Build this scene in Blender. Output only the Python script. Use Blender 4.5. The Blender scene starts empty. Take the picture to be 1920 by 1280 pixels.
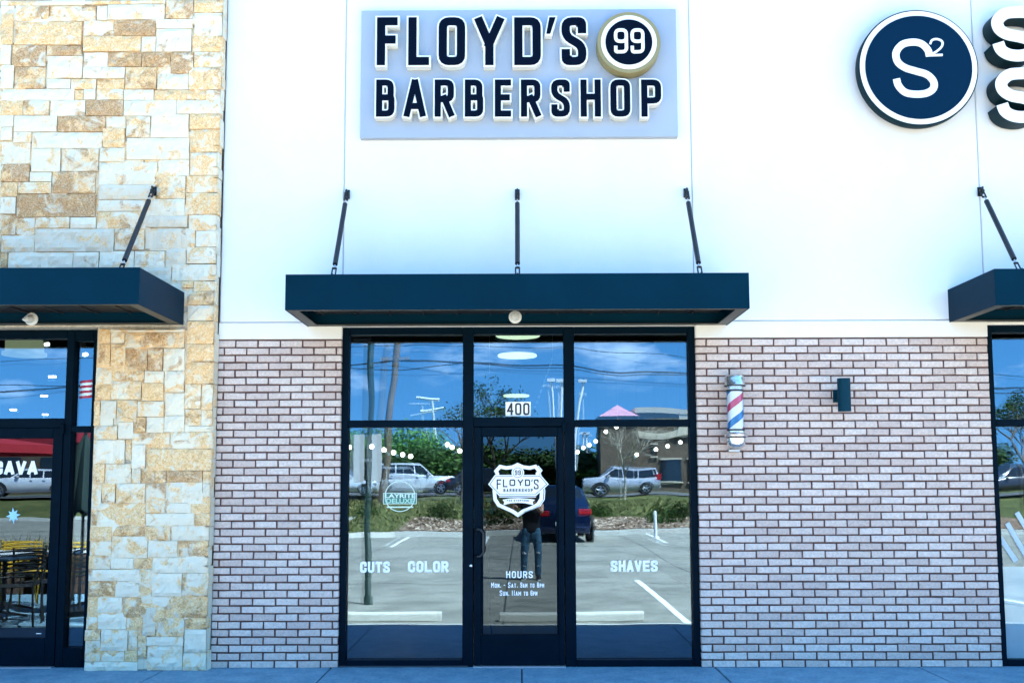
import bpy, math, random
from mathutils import Vector, Matrix, noise
random.seed(7)
sc = bpy.context.scene
COL = sc.collection
R = math.radians

# ------------------------------------------------------------------ camera
F, D, H = 1900.0, 9.1, 1.65
YAW, PITCH, ROLL = .0065, math.atan(.095), -.0025
X0, Y0 = 960.0, 723.0
fwd = Vector((-math.sin(YAW)*math.cos(PITCH), math.cos(YAW)*math.cos(PITCH), math.sin(PITCH)))
r0 = Vector((math.cos(YAW), math.sin(YAW), 0)); u0 = r0.cross(fwd)
rt = r0*math.cos(ROLL)+u0*math.sin(ROLL); up = u0*math.cos(ROLL)-r0*math.sin(ROLL)
CP = Vector((0, -D, H))
cam = bpy.data.cameras.new('camera'); co = bpy.data.objects.new('camera', cam); COL.objects.link(co)
m3 = Matrix((rt, up, -fwd)).transposed(); co.matrix_world = Matrix.Translation(CP) @ m3.to_4x4()
cam.sensor_width = 36; cam.lens = F/1920*36
cam.shift_y = (Y0-640)/1920.0
cam.clip_start = .02; cam.clip_end = 3000
sc.camera = co
def P(x, y, Y=0.0):
    d = fwd+rt*((x-X0)/F)-up*((y-Y0)/F)
    return CP+d*((Y+D)/d.y)
YG = .09                                   # plane of the outer glass
def M(x, y, r):
    """where a thing stands that the glass mirrors: r metres out from the glass"""
    p = P(x, y, YG+r); return Vector((p.x, YG-r, p.z))

# ------------------------------------------------------------------ light
SUN = Vector((.52, .35, 1.0)).normalized()
sl = bpy.data.lights.new('sun', 'SUN'); sl.energy = 5.0; sl.angle = R(.53); sl.color = (1, .95, .86)
so = bpy.data.objects.new('sun', sl); COL.objects.link(so)
so.rotation_euler = SUN.to_track_quat('Z', 'Y').to_euler()
w = bpy.data.worlds.new('World'); sc.world = w; w.use_nodes = True
nt = w.node_tree; nt.nodes.clear()
N = nt.nodes.new
sky = N('ShaderNodeTexSky'); sky.sky_type = 'NISHITA'; sky.sun_disc = False
sky.sun_elevation = math.asin(SUN.z); sky.sun_rotation = math.atan2(SUN.x, SUN.y)
sky.air_density = 1.0; sky.dust_density = .35; sky.ozone_density = 2.2
hs = N('ShaderNodeHueSaturation'); hs.inputs['Saturation'].default_value = 1.32; hs.inputs['Hue'].default_value = .490
tc = N('ShaderNodeTexCoord'); mp = N('ShaderNodeMapping'); mp.inputs['Scale'].default_value = (1, 1, 3.6); mp.inputs['Location'].default_value = (.6, .2, .1)
nz = N('ShaderNodeTexNoise'); nz.inputs['Scale'].default_value = 4.6; nz.inputs['Detail'].default_value = 7; nz.inputs['Roughness'].default_value = .62
rp = N('ShaderNodeValToRGB'); rp.color_ramp.elements[0].position = .555; rp.color_ramp.elements[1].position = .70
mx = N('ShaderNodeMixRGB'); mx.inputs[2].default_value = (9, 9.6, 10.5, 1)
ml = N('ShaderNodeMath'); ml.operation = 'MULTIPLY'; ml.inputs[1].default_value = .6
bg = N('ShaderNodeBackground'); bg.inputs['Strength'].default_value = .088
ou = N('ShaderNodeOutputWorld'); L = nt.links.new
va = N('ShaderNodeVectorMath'); va.operation = 'ADD'; va.inputs[1].default_value = (0, 0, .22); vn = N('ShaderNodeVectorMath'); vn.operation = 'NORMALIZE'
L(tc.outputs['Generated'], va.inputs[0]); L(va.outputs[0], vn.inputs[0]); L(vn.outputs[0], sky.inputs['Vector'])
L(sky.outputs[0], hs.inputs['Color']); L(tc.outputs['Generated'], mp.inputs[0]); L(mp.outputs[0], nz.inputs['Vector'])
L(nz.outputs[0], rp.inputs[0]); L(rp.outputs[0], ml.inputs[0]); L(ml.outputs[0], mx.inputs[0]); L(hs.outputs[0], mx.inputs[1])
L(mx.outputs[0], bg.inputs['Color']); L(bg.outputs[0], ou.inputs[0])
sc.view_settings.view_transform = 'Standard'; sc.view_settings.look = 'None'
sc.view_settings.exposure = 3.13; sc.view_settings.gamma = 1
sc.cycles.max_bounces = 8; sc.cycles.transparent_max_bounces = 16; sc.cycles.glossy_bounces = 5
sc.cycles.caustics_reflective = False; sc.cycles.caustics_refractive = False; sc.cycles.sample_clamp_indirect = 6

# ------------------------------------------------------------------ materials
def mat(name, col, rough=.6, metal=0, spec=.5, n=None, bump=None, emit=None, coat=0):
    """n=(scale, amount[,second colour]) colour variation; bump=(scale, strength)"""
    m = bpy.data.materials.new(name); m.use_nodes = True
    t = m.node_tree; b = t.nodes['Principled BSDF']
    b.inputs['Base Color'].default_value = (*col, 1); b.inputs['Roughness'].default_value = rough
    b.inputs['Metallic'].default_value = metal; b.inputs['Specular IOR Level'].default_value = spec
    b.inputs['Coat Weight'].default_value = coat
    if emit:
        b.inputs['Emission Color'].default_value = (*emit[:3], 1); b.inputs['Emission Strength'].default_value = emit[3]
    c = t.nodes.new('ShaderNodeTexCoord')
    if n:
        z = t.nodes.new('ShaderNodeTexNoise'); z.inputs['Scale'].default_value = n[0]; z.inputs['Detail'].default_value = 6
        z.inputs['Roughness'].default_value = .65
        k = t.nodes.new('ShaderNodeValToRGB'); k.color_ramp.elements[0].position = .3; k.color_ramp.elements[1].position = .7
        a = n[1]; c2 = n[2] if len(n) > 2 else tuple(v*(1+a) for v in col)
        k.color_ramp.elements[0].color = (*[v*(1-a) for v in col], 1); k.color_ramp.elements[1].color = (*c2, 1)
        t.links.new(c.outputs['Object'], z.inputs['Vector']); t.links.new(z.outputs[0], k.inputs[0]); t.links.new(k.outputs[0], b.inputs['Base Color'])
    if bump:
        z = t.nodes.new('ShaderNodeTexNoise'); z.inputs['Scale'].default_value = bump[0]; z.inputs['Detail'].default_value = 5
        q = t.nodes.new('ShaderNodeBump'); q.inputs['Strength'].default_value = bump[1]; q.inputs['Distance'].default_value = .01
        t.links.new(c.outputs['Object'], z.inputs['Vector']); t.links.new(z.outputs[0], q.inputs['Height']); t.links.new(q.outputs[0], b.inputs['Normal'])
    return m
def mathn(t, op, a, b=None, clamp=False):
    k = t.nodes.new('ShaderNodeMath'); k.operation = op; k.use_clamp = clamp
    for i, v in enumerate((a, b)):
        if v is None: continue
        if isinstance(v, (int, float)): k.inputs[i].default_value = v
        else: t.links.new(v, k.inputs[i])
    return k.outputs[0]
def mixn(t, f, a, b, mode='MIX'):
    k = t.nodes.new('ShaderNodeMixRGB'); k.blend_type = mode
    for i, v in zip((0, 1, 2), (f, a, b)):
        if isinstance(v, (int, float)): k.inputs[i].default_value = v
        elif isinstance(v, tuple): k.inputs[i].default_value = (*v, 1)
        else: t.links.new(v, k.inputs[i])
    return k.outputs[0]
def noisen(t, sc_, det=5, vec=None, rough=.6, dist=0):
    z = t.nodes.new('ShaderNodeTexNoise'); z.inputs['Scale'].default_value = sc_; z.inputs['Detail'].default_value = det
    z.inputs['Roughness'].default_value = rough; z.inputs['Distortion'].default_value = dist
    if vec is not None: t.links.new(vec, z.inputs['Vector'])
    return z.outputs[0]

def stucco_mat(name, col):
    m = mat(name, col, .85, spec=.3); t = m.node_tree; b = t.nodes['Principled BSDF']
    c = t.nodes.new('ShaderNodeTexCoord').outputs['Object']
    n1 = noisen(t, .9, 4, c); n2 = noisen(t, 160, 3, c); n3 = noisen(t, 3.5, 6, c, .7)
    f = mathn(t, 'ADD', mathn(t, 'MULTIPLY', n1, .6), mathn(t, 'MULTIPLY', n3, .4))
    k = mixn(t, f, tuple(v*.88 for v in col), tuple(min(v*1.08, .86) for v in col)); t.links.new(k, b.inputs['Base Color'])
    q = t.nodes.new('ShaderNodeBump'); q.inputs['Strength'].default_value = .35; q.inputs['Distance'].default_value = .004
    t.links.new(n2, q.inputs['Height']); t.links.new(q.outputs[0], b.inputs['Normal'])
    return m
def island_coord(t):
    a = t.nodes.new('ShaderNodeTexCoord').outputs['Object']; i = t.nodes.new('ShaderNodeNewGeometry').outputs['Random Per Island']
    m_ = t.nodes.new('ShaderNodeVectorMath'); m_.operation = 'ADD'; k = mathn(t, 'MULTIPLY', i, 37.0)
    t.links.new(a, m_.inputs[0]); t.links.new(k, m_.inputs[1]); return m_.outputs[0]
def brick_mat():
    m = mat('brick', (.4, .34, .33), .85, spec=.3); t = m.node_tree; b = t.nodes['Principled BSDF']
    g = t.nodes.new('ShaderNodeNewGeometry').outputs['Random Per Island']
    c = island_coord(t)
    k = t.nodes.new('ShaderNodeValToRGB'); e = k.color_ramp.elements
    e[0].position = 0; e[0].color = (.52, .41, .36, 1); e[1].position = 1; e[1].color = (.63, .535, .475, 1)
    for p_, c_ in ((.25, (.56, .445, .39)), (.5, (.60, .49, .43)), (.75, (.64, .53, .47))):
        x = e.new(p_); x.color = (*c_, 1)
    t.links.new(g, k.inputs[0])
    n1 = noisen(t, 45, 6, c, .75); n2 = noisen(t, 4, 3, c)
    v = mathn(t, 'ADD', mathn(t, 'MULTIPLY', n1, 1.1), .45)
    o = mixn(t, 1.0, k.outputs[0], v, 'MULTIPLY')
    sp = t.nodes.new('ShaderNodeValToRGB'); sp.color_ramp.elements[0].position = .30; sp.color_ramp.elements[1].position = .36
    sp.color_ramp.elements[0].color = (.42, .36, .34, 1)
    t.links.new(noisen(t, 110, 3, c), sp.inputs[0])
    o = mixn(t, 1.0, o, sp.outputs[0], 'MULTIPLY'); t.links.new(o, b.inputs['Base Color'])
    q = t.nodes.new('ShaderNodeBump'); q.inputs['Strength'].default_value = .5; q.inputs['Distance'].default_value = .004
    t.links.new(n1, q.inputs['Height']); t.links.new(q.outputs[0], b.inputs['Normal'])
    return m
def stone_mat():
    m = mat('limestone', (.6, .55, .45), .85, spec=.25); t = m.node_tree; b = t.nodes['Principled BSDF']
    a = t.nodes.new('ShaderNodeAttribute'); a.attribute_name = 'kind'
    s = t.nodes.new('ShaderNodeSeparateColor'); t.links.new(a.outputs['Color'], s.inputs[0])
    och, brn, val = s.outputs[0], s.outputs[1], s.outputs[2]
    c = island_coord(t)
    n1 = noisen(t, 9, 6, c, .62, .6); n2 = noisen(t, 22, 7, c, .72, 1.1); n3 = noisen(t, 5.5, 5, c, .6, .9)
    # plain limestone, then ochre veins, then rust patches
    base = mixn(t, val, (.52, .46, .35), (.84, .75, .57))
    base = mixn(t, mathn(t, 'MULTIPLY', n2, .45), base, (.78, .70, .54))
    def ramp(v, *cs):
        k = t.nodes.new('ShaderNodeValToRGB'); e = k.color_ramp.elements
        while len(e) < len(cs): e.new(.5)
        for q_, (p_, c_) in zip(e, cs): q_.position = p_; q_.color = (*c_, 1)
        t.links.new(v, k.inputs[0]); return k.outputs[0]
    n4 = noisen(t, 34, 8, c, .75, 2.2)
    f1 = mathn(t, 'MULTIPLY', mathn(t, 'SUBTRACT', mathn(t, 'ADD', mathn(t, 'MULTIPLY', och, .26), n1), .575), 9, True)
    vein = ramp(n4, (.36, (.86, .73, .50)), (.47, (.84, .59, .31)), (.54, (.78, .44, .16)), (.64, (.56, .27, .07)))
    o = mixn(t, mathn(t, 'MULTIPLY', f1, .9), base, vein)
    f2 = mathn(t, 'MULTIPLY', mathn(t, 'SUBTRACT', mathn(t, 'ADD', mathn(t, 'MULTIPLY', brn, .22), n3), .62), 10, True)
    rust = ramp(n4, (.36, (.70, .52, .34)), (.47, (.56, .35, .18)), (.55, (.42, .22, .08)), (.65, (.24, .11, .03)))
    o = mixn(t, mathn(t, 'MULTIPLY', f2, .9), o, rust); t.links.new(o, b.inputs['Base Color'])
    q = t.nodes.new('ShaderNodeBump'); q.inputs['Strength'].default_value = .8; q.inputs['Distance'].default_value = .012
    t.links.new(mathn(t, 'ADD', n2, mathn(t, 'MULTIPLY', noisen(t, 70, 4, c), .3)), q.inputs['Height']); t.links.new(q.outputs[0], b.inputs['Normal'])
    return m
def glass_mat(name, refl, tint, wave=.5, wscale=1.3):
    m = bpy.data.materials.new(name); m.use_nodes = True; t = m.node_tree; t.nodes.clear()
    g = t.nodes.new('ShaderNodeBsdfGlossy'); g.inputs['Roughness'].default_value = 0; g.inputs['Color'].default_value = (.54, .77, .98, 1)
    tr = t.nodes.new('ShaderNodeBsdfTransparent'); tr.inputs['Color'].default_value = (*tint, 1)
    x = t.nodes.new('ShaderNodeMixShader'); o = t.nodes.new('ShaderNodeOutputMaterial')
    fr = t.nodes.new('ShaderNodeLayerWeight'); fr.inputs['Blend'].default_value = .25
    f = mathn(t, 'ADD', refl, mathn(t, 'MULTIPLY', fr.outputs['Fresnel'], .5), True)
    c = t.nodes.new('ShaderNodeTexCoord').outputs['Object']
    q = t.nodes.new('ShaderNodeBump'); q.inputs['Strength'].default_value = wave; q.inputs['Distance'].default_value = .0035
    t.links.new(noisen(t, wscale, 1, c), q.inputs['Height']); t.links.new(q.outputs[0], g.inputs['Normal'])
    t.links.new(f, x.inputs[0]); t.links.new(tr.outputs[0], x.inputs[1]); t.links.new(g.outputs[0], x.inputs[2]); t.links.new(x.outputs[0], o.inputs[0])
    return m
def ground_mat(name, c1, c2, sc1, sc2, bump=.3, rough=.9, c3=None, dist=.02):
    m = mat(name, c1, rough, spec=.3); t = m.node_tree; b = t.nodes['Principled BSDF']
    c = t.nodes.new('ShaderNodeTexCoord').outputs['Object']
    n1 = noisen(t, sc1, 6, c, .65); n2 = noisen(t, sc2, 5, c, .7)
    k = t.nodes.new('ShaderNodeValToRGB'); k.color_ramp.elements[0].position = .35; k.color_ramp.elements[1].position = .65
    k.color_ramp.elements[0].color = (*c1, 1); k.color_ramp.elements[1].color = (*c2, 1)
    if c3:
        e = k.color_ramp.elements.new(.5); e.color = (*c3, 1)
    t.links.new(mathn(t, 'ADD', mathn(t, 'MULTIPLY', n1, .45), mathn(t, 'MULTIPLY', n2, .55)), k.inputs[0]); t.links.new(k.outputs[0], b.inputs['Base Color'])
    q = t.nodes.new('ShaderNodeBump'); q.inputs['Strength'].default_value = bump; q.inputs['Distance'].default_value = dist
    t.links.new(n2, q.inputs['Height']); t.links.new(q.outputs[0], b.inputs['Normal'])
    return m

STUCCO = stucco_mat('stucco', (.78, .79, .79)); BAND = stucco_mat('stucco_band', (.80, .78, .72))
BRICK = brick_mat(); MORTAR = mat('mortar', (.10, .05, .042), .95, n=(30, .3))
STONE = stone_mat(); STONEJ = mat('stone_joint', (.45, .40, .32), .95, n=(25, .3))
FRAME = mat('frame_paint', (.0001, .006, .013), .5, spec=.04, n=(6, .2))
CANOPY = mat('canopy_paint', (.0001, .018, .036), .45, spec=.04, n=(1.5, .15), bump=(1.2, .06))
SOFFIT = mat('soffit_metal', (.006, .007, .008), .6); LIPM = mat('canopy_lip', (.06, .058, .05), .5)  # lighter grey of the lip carries the bounce light from below
ROD = mat('black_steel', (.012, .014, .016), .4, metal=.3); GALV = mat('galvanised', (.5, .52, .55), .35, metal=.8)
PANEL = mat('sign_panel', (.33, .38, .46), .5, n=(1.1, .05)); PANELE = mat('sign_edge', (.22, .25, .29), .5)
WHITE = mat('white_acrylic', (.82, .82, .80), .35); IVORY = mat('letter_side', (.72, .72, .66), .5)
NAVY = mat('navy_vinyl', (.0003, .003, .012), .5, spec=.06); NAVY2 = mat('blue_vinyl', (.0001, .017, .045), .5, spec=.06)
GOLD = mat('gold_rim', (.28, .23, .10), .45, metal=.15); SIDE = mat('dark_return', (.002, .018, .025), .5, spec=.12)
VINYL = mat('white_vinyl', (.93, .92, .90), .5, emit=None); BLACKV = mat('black_vinyl', (.01, .01, .012), .5)
CHROME = mat('chrome', (.66, .65, .63), .2, metal=.85); REDS = mat('red_stripe', (.58, .035, .085), .25, coat=.6)
BLUES = mat('blue_stripe', (.005, .14, .38), .25, coat=.6); WHITES = mat('white_stripe', (.82, .82, .82), .25, coat=.6)
SCONCE = mat('sconce_paint', (.0003, .03, .05), .5, spec=.1)
GLASS = glass_mat('window_glass', .158, (.88, .92, .92)); GLASSI = glass_mat('inner_glass', .085, (.30, .34, .34), .6, 1.0)
DGLASS = glass_mat('door_glass', .062, (.30, .36, .34), .25); GLASSR = glass_mat('restaurant_glass', .15, (.88, .92, .92), .6, .9)
WALK = ground_mat('sidewalk_concrete', (.09, .20, .28), (.25, .39, .47), 5, 34, .7)  # blue of the skylit shade is put into the concrete colour
JOINT = mat('joint', (.04, .045, .05), .95)
LOT = ground_mat('lot_concrete', (.12, .115, .095), (.32, .30, .25), .5, 2.6, .2)
CURB = ground_mat('curb_concrete', (.46, .45, .40), (.60, .58, .52), 2, 20, .2)
PAINT = mat('road_paint', (.72, .72, .68), .8, n=(14, .15)); ASPH = ground_mat('road', (.07, .07, .07), (.12, .12, .12), 1, 12, .2)
GRASS = ground_mat('grass', (.03, .04, .01), (.17, .15, .05), .8, 9, .8, c3=(.08, .09, .02), dist=.1)
MULCH = ground_mat('mulch', (.035, .018, .01), (.62, .46, .33), 6, 13, 1, c3=(.22, .12, .07), dist=.1)
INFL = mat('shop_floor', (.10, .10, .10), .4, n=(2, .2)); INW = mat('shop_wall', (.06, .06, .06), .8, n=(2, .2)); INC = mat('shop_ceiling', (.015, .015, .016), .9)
LAMP = mat('lit_globe', (1, 1, 1), .5, emit=(1, .96, .82, 6)); DISC = mat('lit_disc', (.9, .9, .8), .5, emit=(.75, .9, .62, .5))

# ------------------------------------------------------------------ object helpers
OFF = {}
def tag(o, label=None, cat=None, group=None, kind=None):
    if label: o['label'] = label
    if cat: o['category'] = cat
    if group: o['group'] = group
    if kind: o['kind'] = kind
    return o
def thing(name, loc, label, cat, group=None, rz=0):
    o = bpy.data.objects.new(name, None); COL.objects.link(o); o.location = loc; o.rotation_euler.z = rz
    o.empty_display_size = .2; OFF[o.name] = Vector(loc); return tag(o, label, cat, group)
class MB:
    def __init__(s): s.v = []; s.f = []; s.m = []; s.at = []
    def add(s, vs, fs, mi=0):
        b = len(s.v); s.v += [Vector(v) for v in vs]; s.f += [tuple(i+b for i in f) for f in fs]; s.m += [mi]*len(fs); return s
    def box(s, x0, x1, y0, y1, z0, z1, mi=0, c=0):
        if c:
            return s.cbox(x0, x1, y0, y1, z0, z1, mi, c)
        v = [(x, y, z) for x in (x0, x1) for y in (y0, y1) for z in (z0, z1)]
        return s.add(v, [(0, 1, 3, 2), (4, 6, 7, 5), (0, 4, 5, 1), (2, 3, 7, 6), (0, 2, 6, 4), (1, 5, 7, 3)], mi)
    def cbox(s, x0, x1, y0, y1, z0, z1, mi, c):
        b = len(s.v)
        import itertools
        xs, ys, zs = (x0, x1), (y0, y1), (z0, z1); idx = {}
        vs = []
        for i, j, k in itertools.product((0, 1), repeat=3):
            for a in range(3):
                p = [xs[i]+(c if i == 0 else -c), ys[j]+(c if j == 0 else -c), zs[k]+(c if k == 0 else -c)]
                p[a] = (xs, ys, zs)[a][(i, j, k)[a]]
                idx[i, j, k, a] = len(vs); vs.append(p)
        fs = []
        def q(*ks): fs.append(tuple(idx[k] for k in ks))
        for s_ in (0, 1):
            q((s_, 0, 0, 0), (s_, 0, 1, 0), (s_, 1, 1, 0), (s_, 1, 0, 0))
            q((0, s_, 0, 1), (1, s_, 0, 1), (1, s_, 1, 1), (0, s_, 1, 1))
            q((0, 0, s_, 2), (0, 1, s_, 2), (1, 1, s_, 2), (1, 0, s_, 2))
            for t_ in (0, 1):
                q((0, s_, t_, 1), (1, s_, t_, 1), (1, s_, t_, 2), (0, s_, t_, 2))
                q((s_, 0, t_, 0), (s_, 1, t_, 0), (s_, 1, t_, 2), (s_, 0, t_, 2))
                q((s_, t_, 0, 0), (s_, t_, 1, 0), (s_, t_, 1, 1), (s_, t_, 0, 1))
        for i, j, k in itertools.product((0, 1), repeat=3): q((i, j, k, 0), (i, j, k, 1), (i, j, k, 2))
        return s.add(vs, fs, mi)
    def tube(s, pts, r, n=8, mi=0, cap=True):
        pts = [Vector(p) for p in pts]; rs = r if isinstance(r, (list, tuple)) else [r]*len(pts)
        vs = []; fs = []; pr = None
        for i, p in enumerate(pts):
            d = (pts[min(i+1, len(pts)-1)]-pts[max(i-1, 0)]).normalized()
            if pr is None: pr = d.orthogonal().normalized()
            pr = (pr-d*pr.dot(d)).normalized(); q = d.cross(pr)
            for k in range(n):
                a = 2*math.pi*k/n; vs.append(p+(pr*math.cos(a)+q*math.sin(a))*rs[i])
        for i in range(len(pts)-1):
            for k in range(n): fs.append((i*n+k, i*n+(k+1) % n, (i+1)*n+(k+1) % n, (i+1)*n+k))
        if cap: fs += [tuple(range(n-1, -1, -1)), tuple((len(pts)-1)*n+k for k in range(n))]
        return s.add(vs, fs, mi)
    def lathe(s, prof, c, axis='Z', n=32, mi=0):
        """prof = [(radius, height)...] about the axis through c"""
        c = Vector(c); vs = []; fs = []
        for r_, h_ in prof:
            for k in range(n):
                a = 2*math.pi*k/n; x, y = r_*math.cos(a), r_*math.sin(a)
                vs.append(c+(Vector((x, y, h_)) if axis == 'Z' else Vector((x, -h_, y))))
        for i in range(len(prof)-1):
            for k in range(n): fs.append((i*n+k, i*n+(k+1) % n, (i+1)*n+(k+1) % n, (i+1)*n+k))
        fs += [tuple(range(n-1, -1, -1)), tuple((len(prof)-1)*n+k for k in range(n))]
        return s.add(vs, fs, mi)
    def prism(s, poly, y0, y1, mi=0):
        """poly of (x,z) extruded along y"""
        n = len(poly); vs = [(x, y0, z) for x, z in poly]+[(x, y1, z) for x, z in poly]
        fs = [tuple(range(n)), tuple(range(2*n-1, n-1, -1))]+[(i, (i+1) % n, n+(i+1) % n, n+i) for i in range(n)]
        return s.add(vs, fs, mi)
    def strip(s, pts, wd, y0, y1, closed=False, cap=0, mi=0, mi2=None):
        """mitred stroke of width wd along (x,z) points, solid from y0 (front) to y1 (back)"""
        p = [Vector((a, b)) for a, b in pts]; n = len(p)
        if not closed and cap:
            p[0] = p[0]+(p[0]-p[1]).normalized()*cap; p[-1] = p[-1]+(p[-1]-p[-2]).normalized()*cap
        Lf, Rt = [], []; h = wd/2
        for i in range(n):
            a = p[i-1] if (closed or i > 0) else None; b = p[(i+1) % n] if (closed or i < n-1) else None
            d1 = (p[i]-a).normalized() if a is not None else None; d2 = (b-p[i]).normalized() if b is not None else None
            if d1 is None: d1 = d2
            if d2 is None: d2 = d1
            n1 = Vector((-d1.y, d1.x)); n2 = Vector((-d2.y, d2.x)); mm = (n1+n2)
            if mm.length < 1e-4: mm = n1
            mm.normalize(); k = h/max(.35, mm.dot(n1)); Lf.append(p[i]+mm*k); Rt.append(p[i]-mm*k)
        vs = []
        for y in (y0, y1):
            vs += [(q.x, y, q.y) for q in Lf]+[(q.x, y, q.y) for q in Rt]
        fs = []; fr = []
        rng = range(n if closed else n-1)
        for i in rng:
            j = (i+1) % n
            fr.append((i, j, n+j, n+i)); fs.append((2*n+i, 3*n+i, 3*n+j, 2*n+j))
            fs.append((i, 2*n+i, 2*n+j, j)); fs.append((n+i, n+j, 3*n+j, 3*n+i))
        if not closed:
            fs.append((0, n, 3*n, 2*n)); e = n-1; fs.append((e, 2*n+e, 3*n+e, n+e))
        b = len(s.v); s.add(vs, fr, mi); s.f += [tuple(i+b for i in f) for f in fs]; s.m += [mi if mi2 is None else mi2]*len(fs)
        return s
    def build(s, name, mats, parent=None, smooth=False, bevel=0, fix=True, attr=None, loc=None):
        me = bpy.data.meshes.new(name)
        off = Vector((0, 0, 0))
        if parent is not None: off = OFF.get(parent.name, off)
        elif loc is not None: off = Vector(loc)
        me.from_pydata([v-off for v in s.v], [], s.f)
        for m_ in (mats if isinstance(mats, (list, tuple)) else [mats]): me.materials.append(m_)
        for p_, i in zip(me.polygons, s.m): p_.material_index = i; p_.use_smooth = smooth
        if attr:
            a = me.color_attributes.new('kind', 'FLOAT_COLOR', 'POINT')
            for i, c in enumerate(attr): a.data[i].color = (*c, 1)
        me.validate()
        if fix:
            import bmesh
            b = bmesh.new(); b.from_mesh(me); bmesh.ops.recalc_face_normals(b, faces=b.faces); b.to_mesh(me); b.free()
        o = bpy.data.objects.new(name, me); COL.objects.link(o)
        if parent is not None: o.parent = parent; OFF[o.name] = off
        elif loc is not None: o.location = loc
        if bevel:
            d = o.modifiers.new('bevel', 'BEVEL'); d.width = bevel; d.segments = 2; d.limit_method = 'ANGLE'; d.angle_limit = R(40)
        if smooth:
            try: me.set_sharp_from_angle(angle=R(38))
            except Exception: pass
        return o
def children(o): return [c for c in o.children]
def copy_tree(o, parent=None):
    c = o.copy(); COL.objects.link(c)
    if parent is not None: c.parent = parent
    for ch in children(o): copy_tree(ch, c)
    return c

# ------------------------------------------------------------------ ground, walks, lot (setting)
ZS, ZL = .03, -.12                         # sidewalk top, parking lot
def struct(o): o['kind'] = 'structure'; return o
LOTY = YG-25.4                             # far kerb of the lot
def wall_out(x):                           # line of the kerb on the far side
    if x > -4.2: return LOTY
    if x > -6.0: return LOTY+(-4.2-x)*1.7
    if x > -7.6: return LOTY+3.06-(-6.0-x)*11.0
    return LOTY-14.5
struct(MB().add([(-1500, 40, -.18), (1500, 40, -.18), (1500, -1500, -.18), (-1500, -1500, -.18)], [(0, 3, 2, 1)]).build('ground', GRASS, fix=False))
struct(MB().box(-80, 80, -60, .5, -.17, ZL).build('parking_lot', LOT))
g = MB()
def walkslab(x0, x1, y0, y1): g.box(x0, x1, y0, y1, -.165, ZS, 0, .006)
JX = [-60, -30, -15, -9, -6.6, -4.6, -3.1, -1.66, .02, 1.72, 3.5, 5.4, 7.4, 9.6, 15, 30, 60]
for a, b in zip(JX, JX[1:]):
    for y0, y1 in ((-1.28, .42), (-2.42, -1.292)): walkslab(a+.006, b-.006, y0, y1)
    if b < -4.5:
        for y0, y1 in ((-3.9, -2.592), (-5.4, -3.912), (-6.9, -5.412)): walkslab(a+.006, b-.006, y0, y1)
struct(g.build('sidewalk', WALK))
struct(MB().box(-60, 60, -2.43, .3, -.164, ZS-.012).build('joint_filler', JOINT))
g = MB(); g.box(-4.6, 60, -2.58, -2.432, -.16, ZS+.004, 0, .012); g.box(-60, -4.6, -7.06, -6.91, -.16, ZS+.004, 0, .012); g.box(-4.75, -4.6, -6.9, -2.6, -.16, ZS+.004, 0, .012)
struct(g.build('kerb', CURB))
# far kerb, bank, mulch bed, road
xs = [-60, -30, -12, -8.2, -7.6, -7.2, -6.8, -6.4, -6.0, -5.4, -4.8, -4.2, -3, 0, 3, 8, 20, 60]
g = MB()
for a, b in zip(xs, xs[1:]):
    ya, yb = wall_out(a), wall_out(b)
    g.add([(a, ya, ZL-.02), (b, yb, ZL-.02), (b, yb-.02, .03), (a, ya-.02, .03), (b, yb-.3, .03), (a, ya-.3, .03)], [(0, 1, 2, 3), (3, 2, 4, 5)])
struct(g.build('far_kerb', CURB, fix=False))
def bank_z(y, x=0):
    d = wall_out(x)-.3-y
    return max(0, min(1, d/(wall_out(x)-.3+45.3)))*.88
g = MB(); ys = [0, 1, 2, 4, 7, 10, 14, 19, 40, 120, 400, 1200]
for j in range(len(ys)-1):
    for i in range(len(xs)-1):
        q = []
        for (x, d) in ((xs[i], ys[j]), (xs[i+1], ys[j]), (xs[i+1], ys[j+1]), (xs[i], ys[j+1])):
            y = wall_out(x)-.3-d; q.append((x*(1 if d < 40 else d/30), y, bank_z(y, x)+(.0 if d > 0 else .03)))
        g.add(q, [(0, 1, 2, 3)])
struct(g.build('bank', GRASS, fix=False))
g = MB()
for a, b in ((-4.1, -3), (-3, 0), (0, 4), (4, 9), (9, 24)):
    for d0, d1 in ((.0, 2.2), (2.2, 4.6)):
        e = .6*math.sin(a) if d1 > 3 else 0; e2 = .6*math.sin(b) if d1 > 3 else 0
        g.add([(a, LOTY-.3-d0, bank_z(LOTY-.3-d0)+.05), (b, LOTY-.3-d0, bank_z(LOTY-.3-d0)+.05), (b, LOTY-.3-d1+e2, bank_z(LOTY-.3-d1)+.05), (a, LOTY-.3-d1+e, bank_z(LOTY-.3-d1)+.05)], [(0, 1, 2, 3)])
struct(g.build('mulch_bed', MULCH, fix=False))
struct(MB().add([(-200, -45.2, .9), (200, -45.2, .9), (200, -58, .9), (-200, -58, .9)], [(0, 1, 2, 3)]).build('road', ASPH, fix=False))
g = MB()
for x in (2.12, 4.72, 7.3, 9.9): g.box(x-.05, x+.05, YG-9.3, YG-3.7, ZL-.01, ZL+.004)
for x in (-11.5, -8.9, -6.3, -3.7, -1.0, 1.62, 4.3, 6.9, 9.5): g.box(x-.06, x+.06, YG-25.2, YG-20.4, ZL-.01, ZL+.004)
struct(g.build('parking_stripes', PAINT))
g = MB()
for y in (-8.7, -13.5, -19.0): g.box(-40, 40, y-.012, y+.012, ZL-.01, ZL+.003)
for x in (-7.5, -3.9, -.2, 3.4, 7.1): g.box(x-.012, x+.012, -25, -2.7, ZL-.01, ZL+.0035)
struct(g.build('lot_joints', JOINT))

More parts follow.
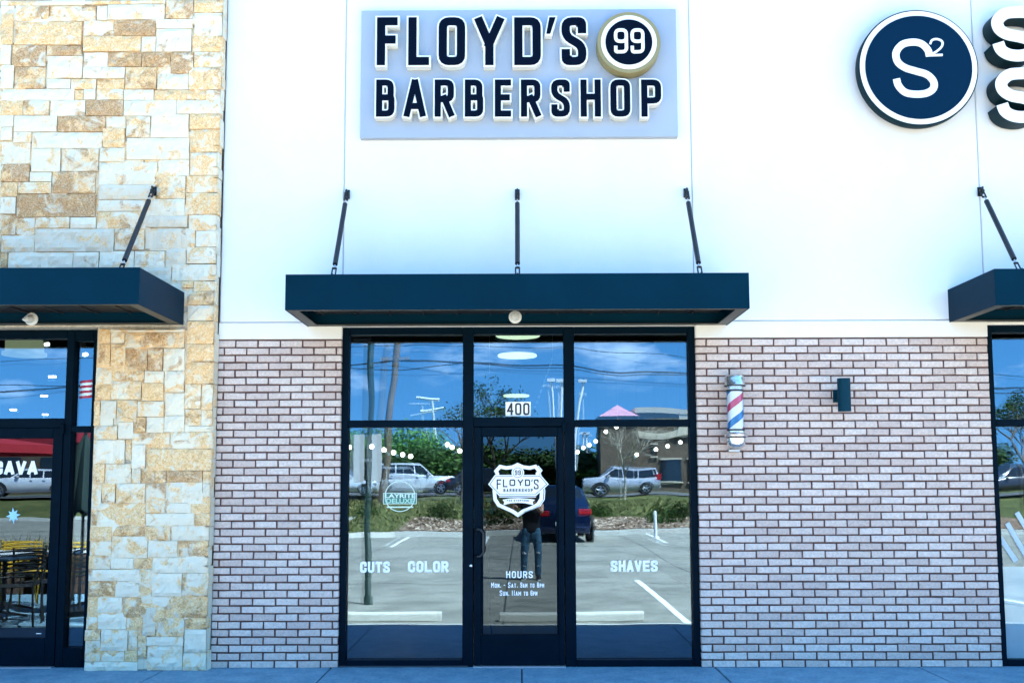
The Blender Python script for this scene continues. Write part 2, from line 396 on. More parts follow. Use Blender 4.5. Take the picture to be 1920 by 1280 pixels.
# ------------------------------------------------------------------ the barbershop building
shop = thing('shop_building', (1.6, 0, 0), 'white stucco storefront building with pale grey brick below and black framed glass', 'building')
PZ = 7.0; XL, XR = -2.72, 14.0
g = MB()
jx = [XL, -1.6, 1.598, 4.23, 7.0, 9.6, XR]
for a, b in zip(jx, jx[1:]):
    g.box(a+.006, b-.006, 0, .22, 3.105, PZ, 0, .005)
g.build('stucco_wall', STUCCO, shop)
g = MB(); g.box(XL, XR, .012, .2, 3.096, PZ-.1); g.build('wall_joint', mat('joint_shadow', (.45, .47, .48), .9), shop)
g = MB()
g.box(XL, -1.6, -.012, .2, 2.945, 3.094, 0, .004); g.box(1.6, 4.235, -.012, .2, 2.945, 3.094, 0, .004); g.box(-1.598, 1.598, -.006, .2, 3.056, 3.094, 0, .003); g.box(4.237, XR, -.006, .2, 3.056, 3.094, 0, .003)
g.build('stucco_band', BAND, shop)
g = MB(); g.box(-22, XR, -.03, .5, PZ, PZ+.12); g.build('parapet_cap', GALV, shop)
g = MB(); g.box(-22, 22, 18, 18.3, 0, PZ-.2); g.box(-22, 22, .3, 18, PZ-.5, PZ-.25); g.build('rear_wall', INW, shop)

def brick_wall(x0, x1, name, xoff):
    g = MB(); h, Lb, jt = .0677, .2032, .0135
    z = ZS+.002; row = 0
    while z < 2.94:
        zt = min(z+h-jt, 2.943)
        x = x0-Lb+(0 if row % 2 else Lb/2)+xoff
        while x < x1:
            a, b = max(x, x0), min(x+Lb-jt, x1)
            if b-a > .03:
                j = lambda s=.0024: random.uniform(-s, s)
                y = -.006+random.uniform(-.0018, .0018); e = .0035
                o = [(a+j(), 0, z+j()), (b+j(), 0, z+j()), (b+j(), 0, zt+j()), (a+j(), 0, zt+j())]
                f = [(a+e+j(), y, z+e+j()), (b-e+j(), y, z+e+j()), (b-e+j(), y, zt-e+j()), (a+e+j(), y, zt-e+j())]
                bk = [(p[0], .05, p[2]) for p in o]
                g.add(o+f+bk, [(4, 5, 6, 7), (0, 1, 5, 4), (1, 2, 6, 5), (2, 3, 7, 6), (3, 0, 4, 7), (8, 9, 1, 0), (9, 10, 2, 1), (10, 11, 3, 2), (11, 8, 0, 3)])
            x += Lb
        z += h; row += 1
    b = g.build(name, BRICK, shop)
    MB().box(x0+.002, x1-.002, .004, .2, ZS-.05, 2.944).build('mortar_bed', MORTAR, b)
    return b
brick_wall(-2.72, -1.602, 'brick_wall', .06)
brick_wall(1.602, 4.232, 'brick_wall', .0)

# interior of the shop
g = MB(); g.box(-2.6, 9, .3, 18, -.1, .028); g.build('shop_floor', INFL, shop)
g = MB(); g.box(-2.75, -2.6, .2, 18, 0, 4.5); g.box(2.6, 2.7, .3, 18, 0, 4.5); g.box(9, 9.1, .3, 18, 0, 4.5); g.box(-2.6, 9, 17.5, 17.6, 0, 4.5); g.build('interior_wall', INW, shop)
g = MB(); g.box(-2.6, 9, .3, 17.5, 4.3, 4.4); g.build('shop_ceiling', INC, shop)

def frame_bars(name, bars, parent, y0=.03, y1=.14, m=FRAME):
    g = MB()
    for x0, x1, z0, z1 in bars: g.box(x0, x1, y0, y1, z0, z1, 0, .003)
    return g.build(name, m, parent)
def pane(x0, x1, z0, z1, parent, m=GLASS, tilt=0, tz=0, name='pane'):
    g = MB(); g.add([(x0, YG, z0), (x1, YG, z0), (x1, YG, z1), (x0, YG, z1)], [(0, 1, 2, 3)])
    y = YG+.016; dx = (x1-x0)*tilt; dz = (z1-z0)*tz
    g.add([(x0, y, z0), (x1, y+dx, z0), (x1, y+dx+dz, z1), (x0, y+dz, z1)], [(0, 1, 2, 3)], 1)
    return g.build(name, [m, GLASSI], parent, fix=False)

FT = 3.053
# left and right windows, each two panes
def window(x0, x1, rail, parent, lx=.06, rx=0, top=FT):
    w_ = frame_bars('window_frame', [(x0, x0+lx, ZS, top), (x0+lx, x1-rx, top-.065, top), (x0+lx, x1-rx, rail[0], rail[1]), (x0+lx, x1-rx, ZS, ZS+.055)]+([(x1-rx, x1, ZS, top)] if rx else []), parent)
    return w_
wl = frame_bars('window_frame', [(-1.6, -1.542, ZS, FT), (-.505, -.41, ZS, FT), (-1.54, -.507, FT-.062, FT), (-1.54, -.507, 2.147, 2.209), (-1.54, -.507, ZS, .088)], shop)
wr = frame_bars('window_frame', [(1.542, 1.6, ZS, FT), (.41, .505, ZS, FT), (.507, 1.54, FT-.062, FT), (.507, 1.54, 2.147, 2.209), (.507, 1.54, ZS, .088)], shop)
pane(-1.545, -.504, 2.2, FT-.05, wl, tilt=.006, tz=.0045); pl = pane(-1.545, -.504, .08, 2.15, wl, tilt=.0055, tz=.001)
pane(.504, 1.545, 2.2, FT-.05, wr, tilt=-.001, tz=.0055); pr_ = pane(.504, 1.545, .08, 2.15, wr, tilt=.001, tz=.0007)
tr = frame_bars('transom_head', [(-.408, .408, FT-.062, FT)], shop); frame_bars('transom_bar', [(-.408, .408, 2.15, 2.232)], shop)
trp = pane(-.412, .412, 2.22, FT-.05, tr, tilt=.002, tz=.002)
# door
dr = frame_bars('door', [(-.402, -.338, .045, 2.143), (.352, .402, .045, 2.143), (-.337, .351, 2.06, 2.143), (-.337, .351, .045, .31)], shop, .025, .075)
frame_bars('door_stile', [(-.336, -.32, .312, 2.058), (.336, .35, .312, 2.058)], dr, .035, .07)
frame_bars('threshold', [(-.408, .408, ZS-.01, .043)], dr, -.02, .12, GALV)
g = MB(); g.add([(-.335, .06, .312), (.35, .06, .312), (.35, .06, 2.058), (-.335, .06, 2.058)], [(0, 1, 2, 3)]); dpane = g.build('door_glass', DGLASS, dr, fix=False)
g = MB(); g.box(-.335, -.318, .05, .07, .33, 2.04)
a, b = P(892, 993, -.04), P(892, 1041, -.04)
g = MB(); hx, hx2 = -.385, -.315
g.tube([(hx, .03, 1.235), (hx+.02, -.035, 1.235), (hx+.045, -.045, 1.232), (hx2, -.045, 1.20), (hx2, -.045, 1.03), (hx+.045, -.045, .998), (hx+.02, -.035, .995), (hx, .03, .995)], .0125, 10)
g.build('door_handle', ROD, dr, smooth=True)
g = MB(); g.lathe([(.012, 0), (.012, .01), (.006, .014)], P(883, 1060, .025), 'Y', 14); g.build('lock_cylinder', CHROME, dr, smooth=True)
g = MB(); g.box(.392, .425, .0, .03, 2.10, 2.185, 0, .004); g.build('hinge', FRAME, dr)

# right-hand window, mostly past the frame
wq = frame_bars('window_frame', [(4.234, 4.292, ZS, FT), (4.294, 5.6, FT-.062, FT), (4.294, 5.6, 2.14, 2.20), (4.294, 5.6, ZS, .085), (5.6, 5.7, ZS, FT)], shop)
pane(4.288, 5.605, 2.19, FT-.05, wq, tilt=.003, tz=.002); pane(4.288, 5.605, .08, 2.145, wq, tilt=.003, tz=.001)
MB().box(5.702, 14, .05, .2, ZS, FT).build('window_infill', FRAME, shop)
FILM = mat('frosted_film', (.50, .62, .66), .35, n=(1.5, .08))
g = MB(); z1 = P(1860, 1062, YG).z
g.box(4.3, 5.59, YG+.006, YG+.010, .088, z1); g.build('frosted_film', FILM, wq)
g = MB()
for (x, y, x2, y2) in ((1870, 1000, 1905, 1052), (1888, 980, 1930, 1052), (1906, 960, 1955, 1040)):
    a, b = P(x, y, YG), P(x2, y2, YG); g.strip([(a.x, a.z), (b.x, b.z)], .045, YG-.004, YG-.0025)
g.build('stripe_decal', mat('pale_vinyl', (.45, .55, .6), .5), wq)

g = MB(); rs_ = random.Random(3); vs = []; x = -1.6
while x < -.42:
    vs += [(x, .028, ZS+.012), (x, .026-rs_.uniform(.002, .018), ZS+.0015)]; x += rs_.uniform(.02, .06)
g.add(vs, [(2*k, 2*k+2, 2*k+3, 2*k+1) for k in range(len(vs)//2-1)])
g.build('base_sealant', JOINT, shop, fix=False)

# ------------------------------------------------------------------ stroke lettering
def rnd(pts, r=.12, closed=False, n=4):
    """round the corners of a polyline"""
    out = []; m_ = len(pts)
    for i, p in enumerate(pts):
        if not closed and i in (0, m_-1): out.append(p); continue
        a, b, c = Vector(pts[i-1]), Vector(p), Vector(pts[(i+1) % m_])
        d1, d2 = (a-b), (c-b); k = min(r, d1.length*.45, d2.length*.45)
        if d1.normalized().cross(d2.normalized()) if False else abs(d1.normalized().dot(d2.normalized())) > .985: out.append(p); continue
        s, e = b+d1.normalized()*k, b+d2.normalized()*k
        for t_ in range(n+1):
            q = t_/n; v = s*(1-q)**2+b*2*q*(1-q)+e*q*q; out.append((v.x, v.y))
    return out
def glyph(ch, x0, x1, z0, z1, r):
    """centre lines of block capitals: list of (points, closed)"""
    W, Hh = x1-x0, z1-z0; U = lambda u, v: (x0+u*W, z0+v*Hh)
    c = min(r, W*.45)
    o = [(U(0, 0), U(0, 1), U(1, 1), U(1, 0))]
    if ch == 'F': return [([U(0, 0), U(0, 1), U(1, 1)], 0), ([U(.02, .54), U(.85, .54)], 0)]
    if ch == 'L': return [([U(0, 1), U(0, 0), U(1, 0)], 0)]
    if ch in 'O0': return [(rnd([U(0, 0), U(0, 1), U(1, 1), U(1, 0)], c, True), 1)]
    if ch == 'Y': return [([U(0, 1), U(.5, .42), U(.5, 0)], 0), ([U(1, 1), U(.5, .44)], 0)]
    if ch == 'D': return [([U(0, 0), U(0, 1), *rnd([U(0, 1), U(1, 1), U(1, 0), U(0, 0)], c)[1:-1]], 1)]
    if ch == "'": return [([U(.75, 1), U(.25, 0)], 0)]
    if ch == 'S': return [(rnd([U(1, .80), U(1, 1), U(0, 1), U(0, .62), U(1, .38), U(1, 0), U(0, 0), U(0, .20)], c), 0)]
    if ch == 'B': return [([U(0, 0), U(0, 1), *rnd([U(0, 1), U(.93, 1), U(.93, .54), U(1, .48), U(1, 0), U(0, 0)], c)[1:-1]], 1), ([U(.02, .52), U(.93, .52)], 0)]
    if ch == 'A': return [([U(0, 0), U(.46, 1)], 0), ([U(1, 0), U(.54, 1)], 0), ([U(.2, .24), U(.8, .24)], 0)]
    if ch == 'R': return [([U(0, 0), U(0, 1)], 0), (rnd([U(.1, 1), U(1, 1), U(1, .46), U(.1, .46)], c), 0), ([U(.5, .5), U(1, 0)], 0)]
    if ch == 'P': return [([U(0, 0), U(0, 1)], 0), (rnd([U(.1, 1), U(1, 1), U(1, .42), U(.1, .42)], c), 0)]
    if ch == 'E': return [([U(1, 1), U(0, 1), U(0, 0), U(1, 0)], 0), ([U(.02, .52), U(.88, .52)], 0)]
    if ch == 'H': return [([U(0, 0), U(0, 1)], 0), ([U(1, 0), U(1, 1)], 0), ([U(.02, .54), U(.98, .54)], 0)]
    if ch == 'U': return [(rnd([U(0, 1), U(0, 0), U(1, 0), U(1, 1)], c), 0)]
    if ch == 'M': return [([U(0, 0), U(0, 1)], 0), ([U(1, 0), U(1, 1)], 0), ([U(.05, .95), U(.5, .4)], 0), ([U(.95, .95), U(.5, .4)], 0)]
    if ch == 'N': return [([U(0, 0), U(0, 1)], 0), ([U(1, 0), U(1, 1)], 0), ([U(.05, .95), U(.95, .05)], 0)]
    if ch == 'T': return [([U(0, 1), U(1, 1)], 0), ([U(.5, .98), U(.5, 0)], 0)]
    if ch == 'C': return [(rnd([U(1, .72), U(1, 1), U(0, 1), U(0, 0), U(1, 0), U(1, .28)], c), 0)]
    if ch == 'V': return [([U(0, 1), U(.46, 0)], 0), ([U(1, 1), U(.54, 0)], 0)]
    if ch == '9': return [(rnd([U(0, .48), U(0, 1), U(1, 1), U(1, .48)], c, True), 1), (rnd([U(1, .75), U(1, 0), U(0, 0), U(0, .2)], c), 0)]
    if ch == '8': return [(rnd([U(0, .53), U(0, 1), U(1, 1), U(1, .53)], c, True), 1), (rnd([U(0, .5), U(1, .5), U(1, 0), U(0, 0)], c, True), 1)]
    if ch == '6': return [(rnd([U(0, 0), U(0, .54), U(1, .54), U(1, 0)], c, True), 1), (rnd([U(1, .8), U(1, 1), U(0, 1), U(0, .25)], c), 0)]
    if ch == '1': return [([U(.5, 1), U(.5, 0)], 0)]
    if ch == '4': return [([U(.8, 0), U(.8, 1)], 0), ([U(.74, .96), U(0, .3), U(1, .3)], 0)]
    if ch == '.': return [([U(.3, .02), U(.3, .1)], 0)]
    if ch == '-': return [([U(.2, .5), U(.8, .5)], 0)]
    return []
def put_glyph(g, ch, x0, x1, z0, z1, wd, y0, y1, box=None, mi=0, mi2=None, r=None, eps=.0006):
    """x0..z1 = outer box for strokes of width `box` (centre lines are inset by half of it)"""
    b = box or wd; i = b/2
    if ch == "'":
        k = (b-wd)/2; w_ = x1-x0
        g.prism([(x0+k, z0+k), (x0+w_*.58-k, z0+k), (x1-k, z1-k), (x0+w_*.30+k*.6, z1-k)], y0, y1, mi); return
    for k, (pts, cl) in enumerate(glyph(ch, x0+i, x1-i, z0+i, z1-i, r if r is not None else (x1-x0)*.28)):
        g.strip(pts, wd, y0-k*eps, y1, bool(cl), 0 if cl else wd/2, mi, mi2)
def word(g, s, x0, x1, z0, z1, wd, y0, y1, gap=.25, mi=0, small=None):
    """block word fitted in a box; lower case letters become small capitals"""
    ws = []
    for ch in s:
        k = .45 if ch in " " else .30 if ch in ".'" else .5 if ch == '1' else .55 if ch == '-' else 1.25 if ch.upper() == 'M' else 1
        if ch.islower(): k *= .85
        ws.append(k)
    tot = sum(ws)+gap*(len(s)-1); u = (x1-x0)/tot; x = x0
    for ch, k in zip(s, ws):
        h = (z1-z0)*(.78 if ch.islower() else 1)
        if ch != ' ': put_glyph(g, ch.upper(), x, x+k*u, z0, z0+h, wd, y0, y1, mi=mi)
        x += (k+gap)*u

# ------------------------------------------------------------------ main sign
sp0, sp1 = P(675, 259, -.07), P(1267, 17, -.07)
sign = thing('shop_sign', ((sp0.x+sp1.x)/2, 0, sp0.z), 'pale blue rectangular sign with navy raised letters reading FLOYD\'S 99 BARBERSHOP', 'sign')
g = MB(); g.box(sp0.x, sp1.x, -.07, -.002, sp0.z, sp1.z, 0, .004); pa = g.build('sign_panel', [PANEL, PANELE], sign)
YL = -.155
def letters(row, top, bot, wo, wf, rr):
    for ch, a, b in row:
        t_, b_ = (top, bot) if ch != "'" else (top, top+37)
        p0, p1 = P(a, b_, YL), P(b, t_, YL)
        g = MB(); put_glyph(g, ch, p0.x, p1.x, p0.z, p1.z, wo, YL, -.072, wo, 0, 1, rr)
        l = g.build('apostrophe' if ch == "'" else 'letter', [WHITE, IVORY], sign)
        g = MB(); put_glyph(g, ch, p0.x, p1.x, p0.z, p1.z, wf, YL-.006, YL-.0005, wo, 0, 0, rr)
        g.build('letter_face', NAVY, l)
letters([('F', 703, 749), ('L', 762, 808), ('O', 819, 875.5), ('Y', 888, 947), ('D', 961, 1017), ("'", 1021, 1045), ('S', 1050, 1102)], 30, 126, .108, .076, .06)
letters([('B', 702, 743), ('A', 754.5, 801), ('R', 812, 854), ('B', 868.6, 909), ('E', 925, 961), ('R', 974, 1016), ('S', 1031, 1071), ('H', 1086, 1129), ('O', 1142, 1184), ('P', 1200, 1242)], 147, 222, .084, .056, .045)
bc = P(1179, 80, -.2)
bd = MB(); bd.lathe([(.285, 0), (.290, .004), (.290, .124), (.286, .13)], (bc.x, -.071, bc.z), 'Y', 64)
badge = bd.build('round_badge', GOLD, sign, smooth=True)
MB().lathe([(.254, 0), (.254, .004)], (bc.x, -.2015, bc.z), 'Y', 64).build('white_ring', WHITE, badge)
MB().lathe([(.213, 0), (.213, .004)], (bc.x, -.2065, bc.z), 'Y', 64).build('badge_face', NAVY, badge)
for a, b in ((1151.5, 1177), (1182.5, 1208)):
    g = MB(); p0, p1 = P(a, 101, -.21), P(b, 54, -.21)
    put_glyph(g, '9', p0.x, p1.x, p0.z, p1.z, .030, -.216, -.2108, r=.04); g.build('digit', WHITE, badge)

# ------------------------------------------------------------------ round sign on the right and the two letters beside it
def smooth_curve(pts, n=10):
    p = [Vector(q) for q in pts]; p = [p[0]*2-p[1]]+p+[p[-1]*2-p[-2]]; out = []
    for i in range(1, len(p)-2):
        for k in range(n):
            t = k/n; a, b, c, d = p[i-1], p[i], p[i+1], p[i+2]
            v = .5*((2*b)+(c-a)*t+(2*a-5*b+4*c-d)*t*t+(3*b-a-3*c+d)*t**3); out.append((v.x, v.y))
    out.append(tuple(p[-2])); return out
rc = P(1722, 127, -.17)
rs = thing('round_sign', (rc.x, 0, rc.z), 'round dark blue sign with white rim and thin white S with raised 2', 'sign')
g = MB(); g.lathe([(.540, .04), (.545, .044), (.545, .126), (.542, .13)], (rc.x, -.04, rc.z), 'Y', 96); g.build('sign_body', SIDE, rs, smooth=True)
MB().lathe([(.10, 0), (.10, .082)], (rc.x, 0, rc.z), 'Y', 24).build('mounting_hub', SIDE, rs)
MB().lathe([(.532, 0), (.532, .004)], (rc.x, -.1705, rc.z), 'Y', 96).build('white_ring', WHITE, rs)
MB().lathe([(.485, 0), (.485, .004)], (rc.x, -.1755, rc.z), 'Y', 96).build('sign_face', NAVY2, rs)
def Z5(x, y, Y=-.18): p = P(1560+x/5.333, y/5.333, Y); return (p.x, p.z)
sc1 = [(975, 566), (955, 500), (890, 440), (800, 425), (700, 450), (640, 530), (655, 620), (730, 680), (840, 715), (950, 750), (1015, 820), (1010, 890), (940, 935), (830, 945), (730, 925), (665, 860), (643, 790)]
g = MB(); g.strip(smooth_curve([Z5(*q) for q in sc1], 6), .066, -.184, -.1797); g.build('letter', WHITE, rs)
sc2 = [(980, 445), (1000, 405), (1050, 395), (1100, 420), (1095, 470), (1040, 520), (975, 555)]
g = MB(); g.strip(smooth_curve([Z5(*q) for q in sc2], 6), .02, -.1846, -.1798); g.strip([Z5(955, 557), Z5(1105, 553)], .022, -.1849, -.1799); g.build('digit', WHITE, rs)
for i, (dx, dy, lab) in enumerate(((0, 0, 'upper white raised letter S with dark sides cut by the right edge'), (40, 612, 'lower white raised letter S with dark sides cut by the right edge'))):
    q = [(2090, 200), (2040, 150), (1960, 130), (1850, 125), (1730, 140), (1655, 210), (1670, 290), (1750, 345), (1870, 370), (1960, 400), (2000, 470), (1960, 540), (1860, 560), (1760, 545), (1690, 500), (1660, 430)]
    pts = smooth_curve([Z5(a+dx, b+dy, -.2) for a, b in q], 6); c0 = Z5(1800+dx, 340+dy, -.2)
    # the stroke is widest in Helvetica-like bold capitals
    tl = thing('sign_letter', (c0[0], 0, c0[1]), lab, 'sign letter', 'raised letters beside the round sign')
    g = MB(); g.strip(pts, .112, -.199, -.03); g.build('letter_body', SIDE, tl)
    g = MB(); g.strip(pts, .108, -.204, -.1995); g.build('letter_face', WHITE, tl)
    g = MB(); g.tube([(c0[0], -.05, c0[1]+.02), (c0[0], 0, c0[1]+.02)], .012, 8); g.build('mounting_pin', GALV, tl)

# ------------------------------------------------------------------ canopies with hanger rods
def canopy(x0, x1, yb, zt, zb, rods, label, yf=-.91, yr=-.66, zr=4.28):
    c = thing('canopy', ((x0+x1)/2, yb, zb), label, 'canopy', 'dark steel canopies over the storefronts')
    t = .012
    g = MB()
    g.box(x0, x1, yf, yf+t, zb, zt); g.box(x0, x0+t, yf+t, yb-.002, zb, zt); g.box(x1-t, x1, yf+t, yb-.002, zb, zt); g.box(x0+t, x1-t, yb-.05, yb-.004, zb+.003, zt)
    g.box(x0+t, x1-t, yf+t, yb-.05, zt-.03, zt-.01)
    g.build('fascia', CANOPY, c, bevel=.002)
    g = MB(); g.box(x0+t, x1-t, yf+t, yf+.065, zb+.002, zb+.008); g.box(x0+t, x0+.1, yf+.067, yb-.052, zb+.002, zb+.008); g.box(x1-.1, x1-t, yf+.067, yb-.052, zb+.002, zb+.008); g.box(x0+.1, x1-.1, yb-.09, yb-.052, zb+.002, zb+.008)
    g.build('lip', LIPM, c)
    g = MB(); g.box(x0+.101, x1-.101, yf+.07, yb-.1, zb+.10, zb+.106)
    n = int((x1-x0)/.3)
    for i in range(n):
        x = x0+.15+i*.3; g.box(x, x+.02, yf+.07, yb-.1, zb+.09, zb+.10)
    g.build('soffit', SOFFIT, c)
    for rx in rods:
        a, b = Vector((rx, yb-.04, zr)), Vector((rx, yr, zt+.03)); d = (b-a)
        g = MB(); g.tube([a+d*.13, a+d*.135, a+d*.86, a+d*.865], [.008, .022, .022, .008], 12)
        rd = g.build('hanger_rod', ROD, c, smooth=True)
        g = MB()
        g.box(rx-.022, rx+.022, yb-.012, yb, zr-.04, zr+.045, 0, .003); g.box(rx-.006, rx+.006, yb-.07, yb-.012, zr-.035, zr+.035)
        g.tube([Vector((rx-.02, yb-.045, zr)), Vector((rx+.02, yb-.045, zr))], .014, 8)
        for s in (-.016, .016):
            o = Vector((s, 0, 0)); g.tube([a+o, a+o+d*.085], .007, 6)
        g.tube([a+d*.08-Vector((.018, 0, 0)), a+d*.08+Vector((.018, 0, 0))], .01, 6)
        g.build('wall_bracket', ROD, rd)
        MB().tube([a+d*.08, a+d*.135], .0065, 8).build('threaded_end', GALV, rd); MB().tube([a+d*.86, a+d*.91], .0065, 8).build('threaded_end', GALV, rd)
        g = MB()
        for s in (-.016, .016):
            o = Vector((s, 0, 0)); g.tube([a+o+d*.905, a+o+d*.99], .007, 6)
        g.tube([a+d*.905-Vector((.018, 0, 0)), a+d*.905+Vector((.018, 0, 0))], .01, 6)
        g.box(rx-.006, rx+.006, b.y-.04, b.y+.04, zt-.01, zt+.05)
        g.build('clevis', ROD, rd)
    # small downlight under the front edge
    for lx in ([x0+.34] if x0 > -3 else [x1-.42]):
        g = MB(); g.box(lx-.09, lx+.09, yf+.08, yf+.16, zb+.02, zb+.1, 0, .005); g.build('junction_box', SOFFIT, c)
    return c
canopy(-1.912, 1.89, 0, 3.352, 3.056, (-1.567, -.006, 1.54), 'dark teal steel canopy hung over the central glass door')
canopy(-9.0, -3.0, -.13, 3.352, 3.056, (-3.30, -6.0), 'dark teal canopy fixed to the stone wall at the left', -1.21, -.86)
canopy(3.895, 9.2, 0, 3.377, 3.076, (4.228, 6.2), 'dark blue steel canopy cut by the right edge above a window')
def em_light(x, y, lab, face):
    p = P(x, y, -.42)
    t = thing('round_lamp', p, lab, 'lamp', 'white round lamps under the canopies')
    g = MB(); g.lathe([(.050, 0), (.056, .004), (.056, .014), (.048, .02)], (p.x, p.y+.02, p.z), 'Y', 28)
    b = g.build('base_plate', mat('lamp_white', (.62, .63, .6), .45), t, smooth=True)
    g = MB(); g.tube([(p.x, p.y+.0, p.z), (p.x+face*.02, p.y-.03, p.z-.005), (p.x+face*.055, p.y-.045, p.z-.01)], [.036, .036, .004], 18)
    g.build('lamp_head', mat('lamp_head', (.45, .46, .44), .35), t, smooth=True)
    g = MB(); g.tube([(p.x, p.y+.022, p.z+.02), (p.x, p.y+.03, 3.175)], .012, 8); g.build('stem', ROD, t)
em_light(966, 594, 'small white round lamp under the middle canopy', .15)
em_light(58, 598, 'small white round lamp with a pointed head under the left canopy', -1.0)

# ------------------------------------------------------------------ wall fittings on the brick
bp = P(1379, 772, -.12)
t = thing('barber_pole', (bp.x, -.006, bp.z-.36), 'striped red white and blue barber pole with chrome caps on the brick wall', 'barber pole')
cx, cy = bp.x-.002, -.125; zt0, zt1 = P(1379, 808, -.19).z, P(1379, 729, -.19).z
g = MB(); rad = .070; nph = 64; nzz = 40; Hh = zt1-zt0; pit = .31
# columns follow the helix so that the stripe edges stay clean
for i in range(nph):
    ph0, ph1 = i/nph, (i+1)/nph; m_ = ph0 % 1
    mi = 1 if .03 < m_ < .24 else 2 if .53 < m_ < .74 else 0
    vs = []
    for k in range(nzz+1):
        z = zt0+Hh*k/nzz
        for ph in (ph0, ph1):
            a = 2*math.pi*(ph+(z-zt0)/pit+.7545); vs.append((cx+rad*math.cos(a), cy+rad*math.sin(a), z))
    g.add(vs, [(2*k, 2*k+1, 2*k+3, 2*k+2) for k in range(nzz)], mi)
g.build('striped_cylinder', [WHITES, REDS, BLUES], t, smooth=True)
g = MB(); g.lathe([(.0745, .012), (.0748, Hh-.012)], (cx, cy, zt0), 'Z', 48); g.build('clear_tube', glass_mat('tube_glass', .015, (.97, .98, .98), 0), t, smooth=True)
g = MB(); g.lathe([(.070, -.012), (.074, -.01), (.074, .0), (.079, .004), (.079, .012), (.072, .018), (.072, .026), (.090, .032), (.095, .040), (.088, .050), (.088, .098), (.082, .118), (.06, .130), (.0, .134)], (cx, cy, zt1), 'Z', 40); g.build('top_cap', CHROME, t, smooth=True)
g = MB(); g.lathe([(.0, -.150), (.05, -.146), (.074, -.128), (.082, -.10), (.084, -.052), (.102, -.042), (.105, -.030), (.09, -.016), (.078, -.008), (.078, .004), (.073, .008)], (cx, cy, zt0), 'Z', 40); bcap = g.build('bottom_cap', CHROME, t, smooth=True)
g = MB(); g.lathe([(.0735, -.018), (.0765, -.014), (.0765, -.006), (.0735, -.002)], (cx, cy, zt1), 'Z', 40); g.build('dark_ring', BLACKV, t, smooth=True)  # this and the next dark rings are added for contrast at the chrome rims
g = MB(); g.lathe([(.0745, .006), (.079, .010), (.079, .016), (.0735, .020)], (cx, cy, zt0), 'Z', 40); g.build('dark_ring', BLACKV, t, smooth=True)
g = MB(); g.lathe([(.0875, .027), (.0965, .031), (.0965, .034), (.0875, .037)], (cx, cy, zt1), 'Z', 40); g.build('dark_ring', BLACKV, t, smooth=True)
g = MB(); g.lathe([(.084, -.058), (.0875, -.056), (.0875, -.051), (.084, -.049)], (cx, cy, zt0), 'Z', 40); g.build('dark_ring', BLACKV, t, smooth=True)
MB().box(cx-.05, cx+.05, -.05, -.004, zt0-.178, zt0-.152, 0, .003).build('wall_mount', GALV, t); MB().box(cx-.03, cx+.03, -.06, -.006, zt0-.1, zt0-.04).build('wall_mount', GALV, t)
sp_ = P(1582, 740, -.15)
t = thing('wall_sconce', (sp_.x, -.006, sp_.z), 'dark blue cylinder wall light on an arm on the brick wall', 'wall light')
zA, zB = P(1582, 771, -.15).z, P(1582, 709.5, -.15).z
g = MB(); g.lathe([(.050, 0), (.056, 0), (.056, zB-zA), (.050, zB-zA), (.050, zB-zA-.01), (0, zB-zA-.012)], (sp_.x, -.16, zA), 'Z', 36); g.build('cylinder_shade', SCONCE, t, smooth=True)
g = MB(); g.box(sp_.x-.052, sp_.x+.052, -.03, -.004, sp_.z-.055, sp_.z+.055, 0, .003); g.box(sp_.x-.03, sp_.x+.03, -.11, -.03, sp_.z-.03, sp_.z+.03); g.build('wall_arm', SCONCE, t)

# ------------------------------------------------------------------ lettering on the glass
YV0, YV1 = YG-.0035, YG-.002
def boldtext(s, x0, x1, y0, y1, Y, off=.0, parent=None, m=VINYL, name='lettering', shear=0, sp=1.0):
    """outline-font word fitted to a pixel box (x0,y0)-(x1,y1) on plane Y"""
    cu = bpy.data.curves.new('txt', 'FONT'); cu.body = s; cu.size = 1; cu.offset = off; cu.extrude = 0; cu.resolution_u = 3; cu.space_character = sp
    o = bpy.data.objects.new('txt', cu); COL.objects.link(o)
    dg = bpy.context.evaluated_depsgraph_get(); me = bpy.data.meshes.new_from_object(o.evaluated_get(dg))
    vs = [v.co.copy() for v in me.vertices]; fs = [tuple(p.vertices) for p in me.polygons]
    bpy.data.objects.remove(o); bpy.data.curves.remove(cu); bpy.data.meshes.remove(me)
    xa, xb = min(v.x for v in vs), max(v.x for v in vs); ya, yb = min(v.y for v in vs), max(v.y for v in vs)
    p0, p1 = P(x0, y1, Y), P(x1, y0, Y)
    g = MB(); g.add([(p0.x+(v.x-xa)/(xb-xa)*(p1.x-p0.x), Y, p0.z+(v.y-ya)/(yb-ya)*(p1.z-p0.z)) for v in vs], fs)
    return g.build(name, m, parent, fix=False)
def vinylword(s, x0, x1, y0, y1, par, Y=YV0, wd=.022, m=VINYL, gap=.16):
    g = MB(); a, b = P(x0, y1, Y), P(x1, y0, Y); word(g, s, a.x, b.x, a.z, b.z, wd, Y, Y+.0012, gap); return g.build('lettering', m, par)
vinylword('CUTS', 675, 731, 1052, 1073, pl); vinylword('COLOR', 765, 841, 1051, 1072, pl); vinylword('SHAVES', 1145, 1233, 1050, 1071, pr_)
q0, q1 = P(948, 780, YV0), P(995, 753, YV0)
g = MB(); g.box(q0.x, q1.x, YG-.003, YG-.0015, q0.z, q1.z); nb = g.build('number_plate', VINYL, trp)
g = MB()
for i, ch in enumerate('400'):
    a, b = P(950.5+i*15.2, 778, YV0), P(962.5+i*15.2, 755, YV0); put_glyph(g, ch, a.x, b.x, a.z, b.z, .0165, YG-.0046, YG-.0032, r=.02)
g.build('digits', BLACKV, nb)
YD = .06-.003
